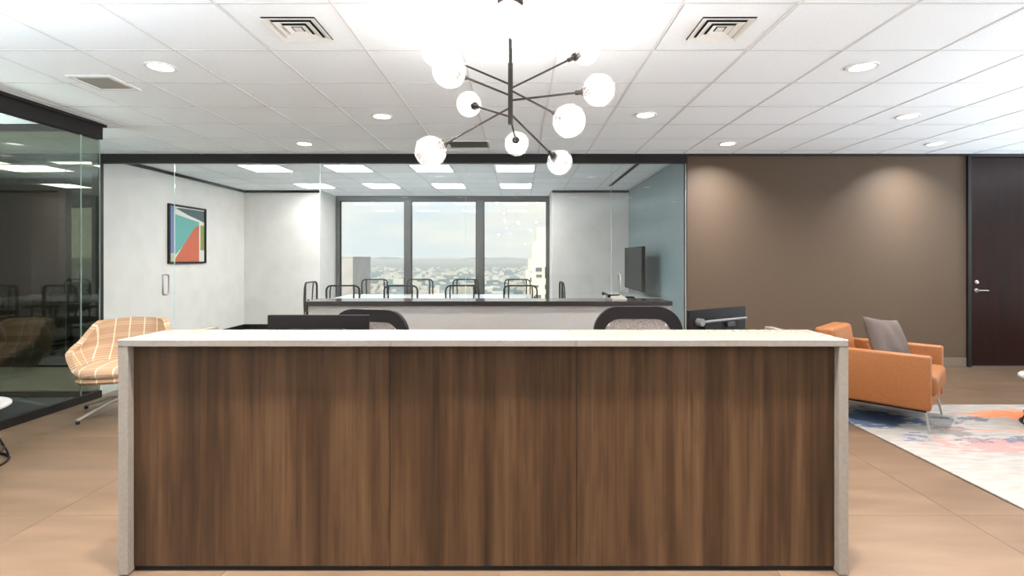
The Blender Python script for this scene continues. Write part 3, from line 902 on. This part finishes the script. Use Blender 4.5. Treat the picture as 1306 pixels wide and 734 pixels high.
# chandelier
HX, HY = -.044, 2.65
ch = thing('chandelier', 'dark bronze chandelier with ten seeded glass globes on radiating arms', 'chandelier', (HX, HY, H))
obj('ceiling_canopy', lathe(B(), [(0, -.035), (.055, -.035), (.065, -.028), (.065, 0), (0, 0)], 32), M['bronze'], ch, True)
obj('rod', tube(B(), [(0, 0, -.03), (0, 0, -.36)], .0075, 12), M['bronze'], ch, True)
obj('sleeve', lathe(B(), [(0, -.645), (.0125, -.645), (.0125, -.335), (.0085, -.335), (.0085, -.26), (0, -.26)], 20), M['bronze'], ch, True, sharp=30)
ARMS = [(2.337, -.042, 2.151, 2.359), (2.257, -.455, 2.817, 2.487), (2.201, -.299, 2.221, 2.173), (2.093, -.294, 3.043, 2.274), (2.141, -.418, 2.451, 1.875),
        (2.085, -.014, 3.149, 2.067), (2.109, .237, 3.023, 1.930), (2.229, .223, 2.307, 1.981), (2.177, .364, 2.364, 2.136), (2.237, .360, 2.805, 2.487)]
GR = .074
for za, gx, gy, gz in ARMS:
    a = Vector((0, 0, za - H)); e = Vector((gx - HX, gy - HY, gz - H))
    d = (e - a).normalized()
    s0 = e - d * (GR + .012)
    arm = obj('arm', tube(B(), [a, s0], .0052, 10), M['bronze'], ch, True)
    so_ = B()
    lathe(so_, [(0, -.035), (.011, -.035), (.011, .0), (.021, .004), (.021, .022), (.014, .024), (.014, .045), (0, .045)], 18, s0, d)
    obj('socket', so_, M['bronze'], arm, True, sharp=30)
    gl = B()
    prof = []
    for k in range(25):
        t = PI * k / 24
        if k == 0: prof.append((.020, -GR * math.cos(math.asin(.020 / GR))))
        elif math.sin(t) * GR > .020 or t > 1: prof.append((GR * math.sin(t) if k < 24 else 0, -GR * math.cos(t)))
    lathe(gl, prof, 32, e, d)
    obj('globe', gl, M['globe'], arm, True, sharp=80)
    bu = B()
    lathe(bu, [(.010, -.028), (.014, -.018), (.0195, -.004), (.020, .004), (.016, .016), (.009, .022), (0, .024)], 16, e, d)
    obj('bulb', bu, M['bulb'], arm, True, sharp=80)

# ceiling vents
def diffuser(cx, cy, label):
    t = thing('ceiling_vent', label, 'vent', (cx, cy, H))
    obj('face_plate', box(B(), -.295, .295, -.295, .295, .001, .02), M['tile'], t)
    obj('duct_opening', box(B(), -.150, .150, -.150, .150, .0, .006), M['black'], t)
    for k, (s, s2, zz) in enumerate(((.148, .112, -.010), (.104, .068, -.010), (.060, .028, -.010))):
        b = B()
        # a tapering square louvre ring: outer edge low, inner edge high
        for q in range(4):
            R_ = Matrix.Rotation(q * PI / 2, 3, 'Z')
            lo_, hi_ = zz, .001
            v = [R_ @ Vector((-s, -s, lo_)), R_ @ Vector((s, -s, lo_)), R_ @ Vector((s2, -s2, hi_)), R_ @ Vector((-s2, -s2, hi_))]
            vv = [b.verts.new(x) for x in v]
            v2 = [b.verts.new(x + Vector((0, 0, .003))) for x in v]
            b.faces.new(vv); b.faces.new(v2[::-1])
            for i in range(4): b.faces.new((vv[i], v2[i], v2[(i + 1) % 4], vv[(i + 1) % 4]))
        obj('louvre', b, M['vent'], t)
    obj('centre_plate', box(B(), -.022, .022, -.022, .022, -.003, .002), M['vent'], t)
diffuser(-1.279, 3.01, 'square louvred ceiling vent on the side of the flat grille')
diffuser(1.165, 3.01, 'square louvred ceiling vent on the side of the taupe wall')
t = thing('ceiling_grille', 'flat grey ceiling grille above the glass-walled room', 'vent', (-3.13, 3.92, H))
b = B()
for q in ((-.16, .16, -.16, -.13), (-.16, .16, .13, .16), (-.16, -.13, -.13, .13), (.13, .16, -.13, .13)): box(b, *q, -.012, 0)
obj('frame', b, M['vent'], t); obj('perforated_plate', box(B(), -.13, .13, -.13, .13, -.006, 0), M['ventgrey'], t)
t = thing('linear_grille', 'slatted ceiling grille behind the chandelier by the dark rail', 'vent', (-.58, 6.02, H))
b = B()
for q in ((-.25, .25, -.19, -.165), (-.25, .25, .165, .19), (-.25, -.225, -.165, .165), (.225, .25, -.165, .165)): box(b, *q, -.012, 0)
obj('frame', b, M['vent'], t); obj('duct_opening', box(B(), -.225, .225, -.165, .165, -.002, 0), M['ventdark'], t)
for k in range(7):
    b = B(); y = -.14 + k * .047
    prism(b, [(y - .014, -.010), (y - .010, -.012), (y + .016, -.003), (y + .012, -.001)], -.225, .225, 'x')
    obj('slat', b, M['ventgrey'], t)
t = thing('slot_diffuser', 'long black slot diffuser in the conference room ceiling', 'vent', (1.66, 8.35, H))
obj('slot', box(B(), -.03, .03, -1.13, 1.13, -.003, 0), M['black'], t)
for s in (-1, 1): obj('flange', box(B(), s * .045 - .012, s * .045 + .012, -1.15, 1.15, -.006, 0), M['vent'], t)
# ------------------------------------------------------------------ reception desk
dx0, dx1, dy, dz = -1.733, 1.424, 2.24, 1.0195
dk = thing('reception_desk', 'long reception desk with walnut laminate front and white waterfall counter', 'desk', (0, dy, 0))
cuts = [dx0, -.555, .247, dx1]
for a, b_ in zip(cuts, cuts[1:]):
    obj('counter_slab', box(B(), a + .0006, b_ - .0006, 0, .325, dz - .030, dz, .002, 1), M['whitelam'], dk)
for x0, x1 in ((dx0 + .001, dx0 + .043), (dx1 - .041, dx1 - .001)):
    obj('side_panel', box(B(), x0, x1, .001, .68, 0.004, dz - .030, .0015, 1), M['whitelam'], dk)
pc = [dx0 + .043, -.566, .253, dx1 - .041]
for a, b_ in zip(pc, pc[1:]):
    obj('front_panel', box(B(), a + .0008, b_ - .0008, .036, .056, .022, dz - .031, .001, 1), M['laminate'], dk)
obj('toe_kick', box(B(), dx0 + .043, dx1 - .041, .044, .06, .002, .024), M['black'], dk)
obj('back_panel', box(B(), dx0 + .043, dx1 - .041, .30, .32, .02, dz - .031), M['whitelam'], dk)
obj('work_surface', box(B(), dx0 + .043, dx1 - .041, .32, .78, .70, .73, .002, 1), M['whitelam'], dk)
obj('return_surface', box(B(), 1.0, dx1 - .041, .781, 1.45, .70, .73, .002, 1), M['whitelam'], dk)
obj('support_panel', box(B(), 1.0, dx1 - .041, 1.42, 1.45, 0.004, .70), M['whitelam'], dk)

# monitors
def monitor(loc, rz, label, bar=False, tilt=0.0):
    t = thing('monitor', label, 'monitor', loc, rz)
    h0, h1 = .025, .339
    p = box(B(), -.269, .269, -.012, .012, h0, h1, .005, 2)
    pn = obj('casing', p, M['monitor'], t, True)
    obj('screen', box(B(), -.257, .257, .0115, .0135, h0 + .016, h1 - .012), M['screen'], pn)
    bb = B(); prism(bb, rounded_rect(.16, .07, .27, .03, 4), -.034, -.012, 'y')
    obj('rear_housing', bb, M['monitor'], t, True)
    nk = B(); box(nk, -.035, .035, -.062, -.034, .008, .21, .004, 1)
    obj('stand_neck', nk, M['plastic'], t, True)
    st = B(); prism(st, rounded_rect(.12, -.13, .07, .03, 4), 0.0, .010, 'z')
    obj('stand_base', st, M['plastic'], t, True)
    if bar:
        obj('steel_arm', tube(B(), [(-.20, -.037, .268), (.235, -.037, .268)], .009, 10), M['mullion'], t, True)
        obj('arm_joint', lathe(B(), [(0, -.03), (.022, -.03), (.022, .03), (0, .03)], 16, (-.2, -.02, .268), (0, 1, 0)), M['mullion'], t, True)
        obj('arm_clamp', box(B(), .03, .11, -.05, -.02, .225, .256, .004, 1), M['plastic'], t)
    return t
monitor((-1.067, 2.765, .7315), 0, 'flat dark monitor seen from behind, counter side near the plaid chair')
monitor((1.205, 3.155, .7315), math.radians(33), 'turned dark monitor with a steel arm bar, near the orange armchair', True)

# ------------------------------------------------------------------ office chairs
def office_chair(label, kind, group):
    """faces -Y; back at +Y"""
    t = thing('office_chair', label, 'chair', (0, 0, 0), 0, group)
    thick = kind == 'task'
    fm = M['chairframe'] if thick else M['chairthin']
    w, z0, z1 = (.266, .52, 1.082) if thick else (.25, .50, .995)
    ft, fs = (.075, .062) if thick else (.022, .022)
    outer = rounded_rect(w, z0, z1, .15 if thick else .085, 8, .09)
    inner = rounded_rect(w - fs, z0 + .03, z1 - ft, .095 if thick else .066, 8, .065)
    bf = ring_prism(B(), outer, inner, .20, .232 if thick else .224, -.35)
    obj('back_frame', bf, fm, t, True, 50)
    bk = B()
    nx, nz_ = 10, 10
    vs = [[bk.verts.new(((w - fs + .004) * (2 * i / nx - 1), .214 - .35 * ((w - fs) * (2 * i / nx - 1)) ** 2, z0 + .028 + (z1 - ft - z0 - .024) * j / nz_)) for i in range(nx + 1)] for j in range(nz_ + 1)]
    for j in range(nz_):
        for i in range(nx):
            # corners cut so that the panel stays inside the rounded frame
            if (i in (0, nx - 1)) and (j in (0, nz_ - 1)): continue
            bk.faces.new((vs[j][i], vs[j][i + 1], vs[j + 1][i + 1], vs[j + 1][i]))
    obj('mesh_back', bk, M['meshtan'] if thick else M['meshblack'], t, True)
    sp = B()
    tube(sp, [(0, .02, .40), (0, .20, .40), (0, .262, .46), (0, .258, .60), (0, .238, .70)], [.03, .028, .026, .022, .018], 10)
    obj('back_spine', sp, fm, t, True)
    if not thick:
        for s in (-1, 1):
            obj('back_upright', tube(B(), [(s * .16, .24, .46), (s * .168, .245, .70), (s * .172, .235, .90), (s * .165, .218, .985)], .011, 8), fm, t, True)
    se = box(B(), -.245, .245, -.26, .19, .43, .50, .03, 3)
    obj('seat', se, M['seatfabric'], t, True)
    for s in (-1, 1):
        a = B()
        tube(a, [(s * .22, .02, .425), (s * .285, .02, .44), (s * .29, .02, .60), (s * .288, .02, .655)], [.014, .015, .015, .014], 8)
        ar = obj('armrest', a, fm, t, True)
        obj('arm_pad', box(B(), s * .288 - .04, s * .288 + .04, -.12, .12, .65, .68, .012, 2), M['plastic'], ar, True)
    obj('gas_lift', lathe(B(), [(0, .08), (.026, .08), (.026, .24), (.016, .25), (.016, .40), (.06, .41), (.06, .43), (0, .43)], 16), M['blackmetal'], t, True, 30)
    for k in range(5):
        an = PI / 2 + k * 2 * PI / 5
        c, s = math.cos(an), math.sin(an)
        lg_ = obj('leg', tube(B(), [(c * .02, s * .02, .115), (c * .16, s * .16, .10), (c * .30, s * .30, .075)], [.024, .02, .014], 8), M['plastic'], t, True)
        cs = B()
        lathe(cs, [(0, -.022), (.026, -.022), (.028, -.016), (.028, .016), (.026, .022), (0, .022)], 14, (c * .30, s * .30, .0285), (-s, c, 0))
        tube(cs, [(c * .30, s * .30, .04), (c * .30, s * .30, .08)], .008, 6)
        obj('caster', cs, M['plastic'], lg_, True)
    return t
tk = office_chair('black-framed task chair with tan mesh back, behind the counter beside the turned monitor', 'task', 'task chairs behind the counter')
tk.location = (.713, 2.925, 0)
c2 = dup(tk, (-.965, 2.975, -.022), math.radians(-16), 'black-framed task chair half hidden behind the flat dark monitor')
# conference chairs
CG = 'mesh chairs around the conference table'
cc = office_chair('thin-framed mesh conference chair on the glass side, closest to the picture wall', 'conference', CG)
cc.location = (-2.54, 7.68, 0); cc.rotation_euler = (0, 0, PI)
cc['label'] = 'thin-framed mesh chair on the glass side of the table, closest to the picture wall'
spots = [(-1.70, 7.66, PI, 'thin-framed mesh chair on the glass side of the table, second from the picture wall'),
         (-.82, 7.69, PI, 'thin-framed mesh chair on the glass side of the table, third from the picture wall'),
         (.02, 7.68, PI, 'thin-framed mesh chair on the glass side of the table, closest to the television'),
         (-2.71, 9.55, 0, 'thin-framed mesh chair on the window side of the table, closest to the picture wall'),
         (-1.86, 9.57, 0, 'thin-framed mesh chair on the window side of the table, second from the picture wall'),
         (-1.00, 9.56, 0, 'thin-framed mesh chair on the window side of the table, third from the picture wall'),
         (-.03, 9.55, 0, 'thin-framed mesh chair on the window side of the table, closest to the television'),
         (-3.25, 8.60, PI / 2, 'thin-framed mesh chair at the head of the table by the picture wall'),
         (.50, 8.60, -PI / 2, 'thin-framed mesh chair at the head of the table by the television')]
for x, y, rz, lab in spots:
    o = dup(cc, (x, y, 0), rz, lab)
cc.location = (-2.54, 7.68, 0)
oc = [(-6.75, 7.30, -1.3, 'thin-framed mesh chair in the dark office, closest to the conference room'), (-8.22, 6.95, -2.2, 'thin-framed mesh chair in the dark office in front of the brown veneer wall'), (-7.15, 8.15, -.4, 'thin-framed mesh chair in the dark office at the table corner')]
for x, y, rz, lab in oc:
    o = dup(cc, (x, y, 0), rz, lab); o['group'] = 'mesh chairs in the dark office'
# conference table
t = thing('conference_table', 'long pale conference table between two rows of mesh chairs', 'table', (-1.38, 8.62, 0))
obj('table_top', prism(B(), [(x, y) for x, y in rounded_rect(1.62, -.62, .62, .08, 5)], .712, .742, 'z'), M['tabletop'], t, True, 30)
for s in (-1, 1):
    obj('pedestal', box(B(), s * 1.0 - .25, s * 1.0 + .25, -.2, .2, .02, .712, .01, 1), M['palegrey'], t)
    obj('foot_plate', box(B(), s * 1.0 - .32, s * 1.0 + .32, -.30, .30, 0, .02, .004, 1), M['blackmetal'], t)
t = thing('office_table', 'dark round-cornered table in the office behind tinted glass', 'table', (-7.6, 7.45, 0))
obj('table_top', prism(B(), rounded_rect(.34, -.34, .34, .08, 5), .70, .73, 'z'), M['plastic'], t, True, 30)
obj('pedestal', lathe(B(), [(0, 0), (.25, 0), (.25, .015), (.05, .03), (.04, .70), (0, .70)], 20), M['blackmetal'], t, True)

# credenza behind the reception desk
c0, c1, cy0, cy1, cz = -2.297, 1.643, 5.55, 5.98, .915
t = thing('credenza', 'long white credenza with dark stone top behind the task chairs', 'credenza', ((c0 + c1) / 2, cy0, 0))
hw = (c1 - c0) / 2
obj('stone_top', box(B(), -hw, hw, 0, cy1 - cy0, cz - .046, cz, .003, 1), M['darktop'], t)
obj('body', box(B(), -hw + .03, hw - .012, .035, cy1 - cy0 - .01, .06, cz - .046), M['whitepaint'], t)
obj('plinth', box(B(), -hw + .06, hw - .05, .07, cy1 - cy0 - .03, 0.002, .06), M['blackmetal'], t)
# desk phone at the credenza end
t = thing('desk_phone', 'small white desk phone with dark handset on the credenza', 'phone', (1.07, 5.82, cz), math.radians(15))
b = B(); prism(b, [(-.09, 0), (.09, 0), (.09, .05), (-.09, .012)], -.07, .11, 'x')
obj('phone_body', b, M['ventgrey'], t)
hb = B(); tube(hb, [(-.10, -.08, .045), (-.10, -.05, .055), (-.10, .05, .068), (-.10, .08, .062)], [.02, .014, .014, .02], 10)
obj('handset', hb, M['plastic'], t, True)
obj('display', box(B(), -.03, .08, .03, .075, .040, .052, .002, 1), M['screen'], t)

# conference credenza and television
t = thing('media_cabinet', 'low pale cabinet under the television along the blue grey wall', 'cabinet', (1.78, 8.2, 0))
obj('cabinet_top', box(B(), -.33, .34, -.82, .90, .765, .79, .002, 1), M['palegrey'], t)
obj('body', box(B(), -.30, .34, -.80, .88, .05, .765), M['palegrey'], t)
obj('plinth', box(B(), -.26, .32, -.76, .84, 0.002, .05), M['blackmetal'], t)
for k in range(3):
    y0 = -.80 + k * .56
    d = obj('cabinet_door', box(B(), -.318, -.301, y0 + .002, y0 + .558, .055, .76, .001, 1), M['palegrey'], t)
    obj('door_pull', tube(B(), [(-.316, y0 + .5, .5), (-.335, y0 + .5, .505), (-.335, y0 + .5, .615), (-.316, y0 + .5, .62)], .005, 8), M['steel'], d, True)
t = thing('television', 'dark flat television standing on the pale cabinet in the conference room', 'television', (1.85, 8.43, .79))
cas = box(B(), -.005, .045, -.635, .635, .083, .770, .006, 2)
cs = obj('casing', cas, M['plastic'], t, True)
obj('screen', box(B(), -.0075, -.004, -.622, .622, .10, .757), M['screen'], cs)
for s in (-1, 1):
    obj('stand_foot', tube(B(), [(-.14, s * .42, .008), (.02, s * .40, .085), (.16, s * .42, .008)], .008, 8), M['steel'], t, True)
t = thing('conference_phone', 'small flat conference phone on the pale cabinet', 'phone', (1.62, 7.6, .79))
obj('body', lathe(B(), [(0, 0), (.075, 0), (.08, .01), (.06, .03), (0, .04)], 24), M['plastic'], t, True)
obj('keypad', lathe(B(), [(0, .0395), (.03, .036), (.03, .039), (0, .043)], 20), M['palegrey'], t, True)

# picture on the conference wall
t = thing('framed_picture', 'square framed abstract print of teal, coral and blue shapes on white wall', 'picture', (XL, 8.36, 1.755))
hw_, hh_ = .47, .46
f = B()
for q in ((-hw_, hw_, -hh_, -hh_ + .03), (-hw_, hw_, hh_ - .03, hh_), (-hw_, -hw_ + .03, -hh_ + .03, hh_ - .03), (hw_ - .03, hw_, -hh_ + .03, hh_ - .03)):
    box(f, .002, .035, q[0], q[1], q[2], q[3])
obj('frame', f, M['blackmetal'], t)
obj('backing', box(B(), .002, .012, -hw_ + .03, hw_ - .03, -hh_ + .03, hh_ - .03), ART['ivory'], t)
U = lambda u, v: (-hw_ + .03 + u * (2 * hw_ - .06), -hh_ + .03 + v * (2 * hh_ - .06))
shapes = [('teal', [(.16, .12), (.84, .66), (.84, .76), (.16, .86)]), ('coral', [(.16, 0), (.84, 0), (.84, .70), (.70, .64), (.16, .06)]), ('blue', [(0, .15), (.15, .15), (.15, 1), (0, 1)]),
          ('slate', [(.16, .97), (.3, .98), (1, .98), (1, .76), (.84, .80), (.55, .86)]), ('olive', [(.88, .22), (1, .22), (1, .70), (.88, .70)]), ('sand', [(0, 0), (.15, 0), (.15, .14), (0, .14)])]
for k, (c, poly) in enumerate(shapes):
    obj('print_shape', prism(B(), [U(*p) for p in poly], .012, .0130 + .0004 * k, 'x'), ART[c], t)

# ------------------------------------------------------------------ rug, armchair, cushion
rg_ = obj('rug', box(B(), -1.55, 1.55, -1.3, 1.3, 0, .012, .004, 1), M['rug'])
rg_.location = (4.30, 3.54, .001)
tag(rg_, 'pale rug with orange, pink and blue painterly patches under the armchair', 'rug')

ac = thing('armchair', 'orange leather armchair with thin metal legs standing on the rug', 'armchair', (3.155, 4.53, .0165), math.radians(45))
# local frame: faces -Y... seat front at y=-.38, arms at x = +-.375
for s in (-1, 1):
    x0, x1 = sorted((s * .385, s * .300))
    a = box(B(), x0, x1, -.39, .36, .175, .600, .018, 3)
    for v in a.verts:   # arms slope down slightly to the back
        if v.co.z > .4: v.co.z += .0 * (v.co.y)
    obj('arm', a, M['leather'], ac, True)
b = box(B(), -.300, .300, .20, .36, .18, .745, .03, 3)
for v in b.verts:
    k = max(0, (v.co.z - .35))
    v.co.y += k * .22
obj('backrest', b, M['leather'], ac, True)
s_ = box(B(), -.298, .298, -.42, .24, .27, .445, .045, 4)
obj('seat_cushion', s_, M['leather'], ac, True)
obj('seat_base', box(B(), -.300, .300, -.38, .30, .18, .275, .008, 2), M['leather'], ac, True)
obj('base_frame', box(B(), -.36, .36, -.36, .33, .160, .176), M['blackmetal'], ac)
for sx in (-1, 1):
    for sy, y in ((-1, -.35), (1, .32)):
        obj('leg', tube(B(), [(sx * .34, y, .168), (sx * .355, y + sy * .03, 0)], [.010, .008], 10), M['steel'], ac, True)

def pillow(w, h, d):
    b = B(); n = 16
    g_ = {}
    for side in (1, -1):
        for i in range(n + 1):
            for j in range(n + 1):
                u, v = 2 * i / n - 1, 2 * j / n - 1
                if side == -1 and (i in (0, n) or j in (0, n)): g_[(side, i, j)] = g_[(1, i, j)]; continue
                pin_u = 1 - .10 * (1 - v * v) * abs(u) ** 3
                pin_v = 1 - .10 * (1 - u * u) * abs(v) ** 3
                th = d * (max(0, (1 - u * u) * (1 - v * v))) ** .42
                wr = .006 * math.sin(7 * u + 3 * v) * (1 - u * u)
                g_[(side, i, j)] = b.verts.new((u * w * pin_u, side * th + wr, v * h * pin_v))
    for side in (1, -1):
        for i in range(n):
            for j in range(n):
                b.faces.new((g_[(side, i, j)], g_[(side, i + 1, j)], g_[(side, i + 1, j + 1)], g_[(side, i, j + 1)]))
    return b
pl = obj('throw_pillow', pillow(.215, .205, .075), M['cushion'], None, True, 80)
pl.rotation_mode = 'XYZ'
pl.rotation_euler = (math.radians(-24), math.radians(7), math.radians(20))
pl.location = (3.14, 4.42, .672)
tag(pl, 'square taupe linen throw pillow leaning in the orange armchair', 'pillow')

# ------------------------------------------------------------------ plaid tub chair
pc_ = thing('tub_chair', 'tan plaid upholstered tub chair on a steel swivel base', 'chair', (-3.58, 4.68, 0), math.radians(17))
b = B()
uvl = b.loops.layers.uv.new('UVMap')
nu, nv = 44, 12
rows = []
PHI = 118
for i in range(nu + 1):
    ph = math.radians(-PHI + 2 * PHI * i / nu)     # 0 at the back (+Y)
    a = abs(math.degrees(ph))
    # rim height and radius around the tub
    def ramp(pts):
        for (a0, z0), (a1, z1) in zip(pts, pts[1:]):
            if a <= a1: 
                k = (a - a0) / (a1 - a0); k = k * k * (3 - 2 * k) * .6 + k * .4
                return z0 + (z1 - z0) * k
        return pts[-1][1]
    top = ramp([(0, .80), (54, .795), (76, .62), (100, .555), (118, .40)])
    # plan outline at the rim: squarish back
    se_ = 3.2
    ux, uy = math.sin(ph), math.cos(ph)
    k = (abs(ux) ** se_ + abs(uy) ** se_) ** (-1 / se_)
    row = []
    for j in range(nv + 1):
        v = j / nv
        z = .315 + (top - .315) * v ** .9
        flare = .62 + .38 * min(1, v * (top - .315) / .22) ** .65
        lean = max(0, z - .42) * .22 * max(0, uy)
        wide = .385 - .07 * max(0, (z - .58) / .21) * (1 if a < 90 else 0)
        row.append(((ux * k * wide * flare), (uy * k * .33 * flare + lean - .02), z))
    rows.append(row)
V = [[b.verts.new(p) for p in r] for r in rows]
for i in range(nu):
    for j in range(nv):
        f = b.faces.new((V[i][j], V[i + 1][j], V[i + 1][j + 1], V[i][j + 1]))
        for lp, (ii, jj) in zip(f.loops, ((i, j), (i + 1, j), (i + 1, j + 1), (i, j + 1))):
            x, y, z = rows[ii][jj]
            ph = -PHI + 2 * PHI * ii / nu
            lp[uvl].uv = ((x if abs(ph) < 60 else math.copysign(.34 + (abs(ph) - 60) * .006, x)), z)
bmesh.ops.recalc_face_normals(b, faces=b.faces[:])
bmesh.ops.solidify(b, geom=b.faces[:], thickness=.045)
sh = obj('shell', b, M['plaid'], pc_, True, 60)
# underside pan
def blob(bm, hx, hy, z0, z1, e=3.0, n=36, edge=.03):
    uv = bm.loops.layers.uv.verify()
    prof = [(.0, z0), (.80, z0), (.93, z0 + edge * .35), (1, z0 + edge), (1, z1 - edge), (.96, z1 - edge * .3), (.85, z1), (.0, z1 + .012)]
    rings = []
    for s, z in prof:
        if s == 0: rings.append([bm.verts.new((0, 0, z))]); continue
        ring = []
        for k in range(n):
            c, q = math.cos(2 * PI * k / n), math.sin(2 * PI * k / n)
            r = (abs(c) ** e + abs(q) ** e) ** (-1 / e)
            ring.append(bm.verts.new((c * r * hx * s, q * r * hy * s, z)))
        rings.append(ring)
    for A, C in zip(rings, rings[1:]):
        for k in range(n):
            k2 = (k + 1) % n
            if len(A) == 1: f = bm.faces.new((A[0], C[k2], C[k]))
            elif len(C) == 1: f = bm.faces.new((A[k], A[k2], C[0]))
            else: f = bm.faces.new((A[k], A[k2], C[k2], C[k]))
            for lp in f.loops: lp[uv].uv = (lp.vert.co.x, lp.vert.co.y + lp.vert.co.z)
    return bm
o = obj('seat_pan', blob(B(), .285, .30, .30, .36, 3, 36, .03), M['plaid'], pc_, True, 60); o.location = (0, -.03, 0)
o = obj('seat_cushion', blob(B(), .275, .28, .35, .445, 3.2, 36, .04), M['plaid'], pc_, True, 60); o.location = (0, -.07, 0)
obj('swivel_post', lathe(B(), [(0, .095), (.035, .095), (.028, .12), (.028, .27), (.10, .28), (.10, .29), (0, .29)], 20), M['steel'], pc_, True, 30)
for k in range(4):
    an = math.radians(-17) + math.atan2(4.29 - 4.68, -3.655 + 3.58) + k * PI / 2
    c, s = math.cos(an), math.sin(an)
    lg_ = obj('leg', tube(B(), [(c * .02, s * .02, .125), (c * .15, s * .15, .105), (c * .40, s * .40, .030)], [.020, .017, .012], 8), M['steel'], pc_, True)
    obj('glide', lathe(B(), [(0, 0), (.016, 0), (.016, .02), (.008, .03), (0, .03)], 12, (c * .39, s * .39, 0)), M['plastic'], lg_, True)

# ------------------------------------------------------------------ round side tables
def side_table(label, loc, rz=0):
    t = thing('side_table', label, 'side table', loc, rz, 'round white side tables')
    obj('table_top', lathe(B(), [(0, .378), (.29, .378), (.30, .384), (.30, .396), (.294, .402), (0, .402)], 48), M['whitepaint'], t, True, 30)
    ringp = lambda r, z: [(r * math.cos(2 * PI * k / 40), r * math.sin(2 * PI * k / 40), z) for k in range(40)]
    obj('floor_ring', tube(B(), ringp(.285, .009), .008, 8, True), M['blackmetal'], t, True)
    obj('middle_ring', tube(B(), ringp(.262, .085), .006, 8, True), M['blackmetal'], t, True)
    obj('upper_ring', tube(B(), ringp(.13, .370), .008, 8, True), M['blackmetal'], t, True)
    for k in range(8):
        a = 2 * PI * k / 8 + .1
        c, s = math.cos(a), math.sin(a)
        obj('wire_rod', tube(B(), [(c * .13, s * .13, .37), (c * .19, s * .19, .26), (c * .24, s * .24, .14), (c * .275, s * .275, .05), (c * .285, s * .285, .009)], .006, 8), M['blackmetal'], t, True)
    return t
st = side_table('round white side table with black wire base by the glass-walled room', (-3.70, 3.36, 0))
dup(st, (4.40, 4.15, .013), .2, 'round white side table with wire base on the painterly rug')
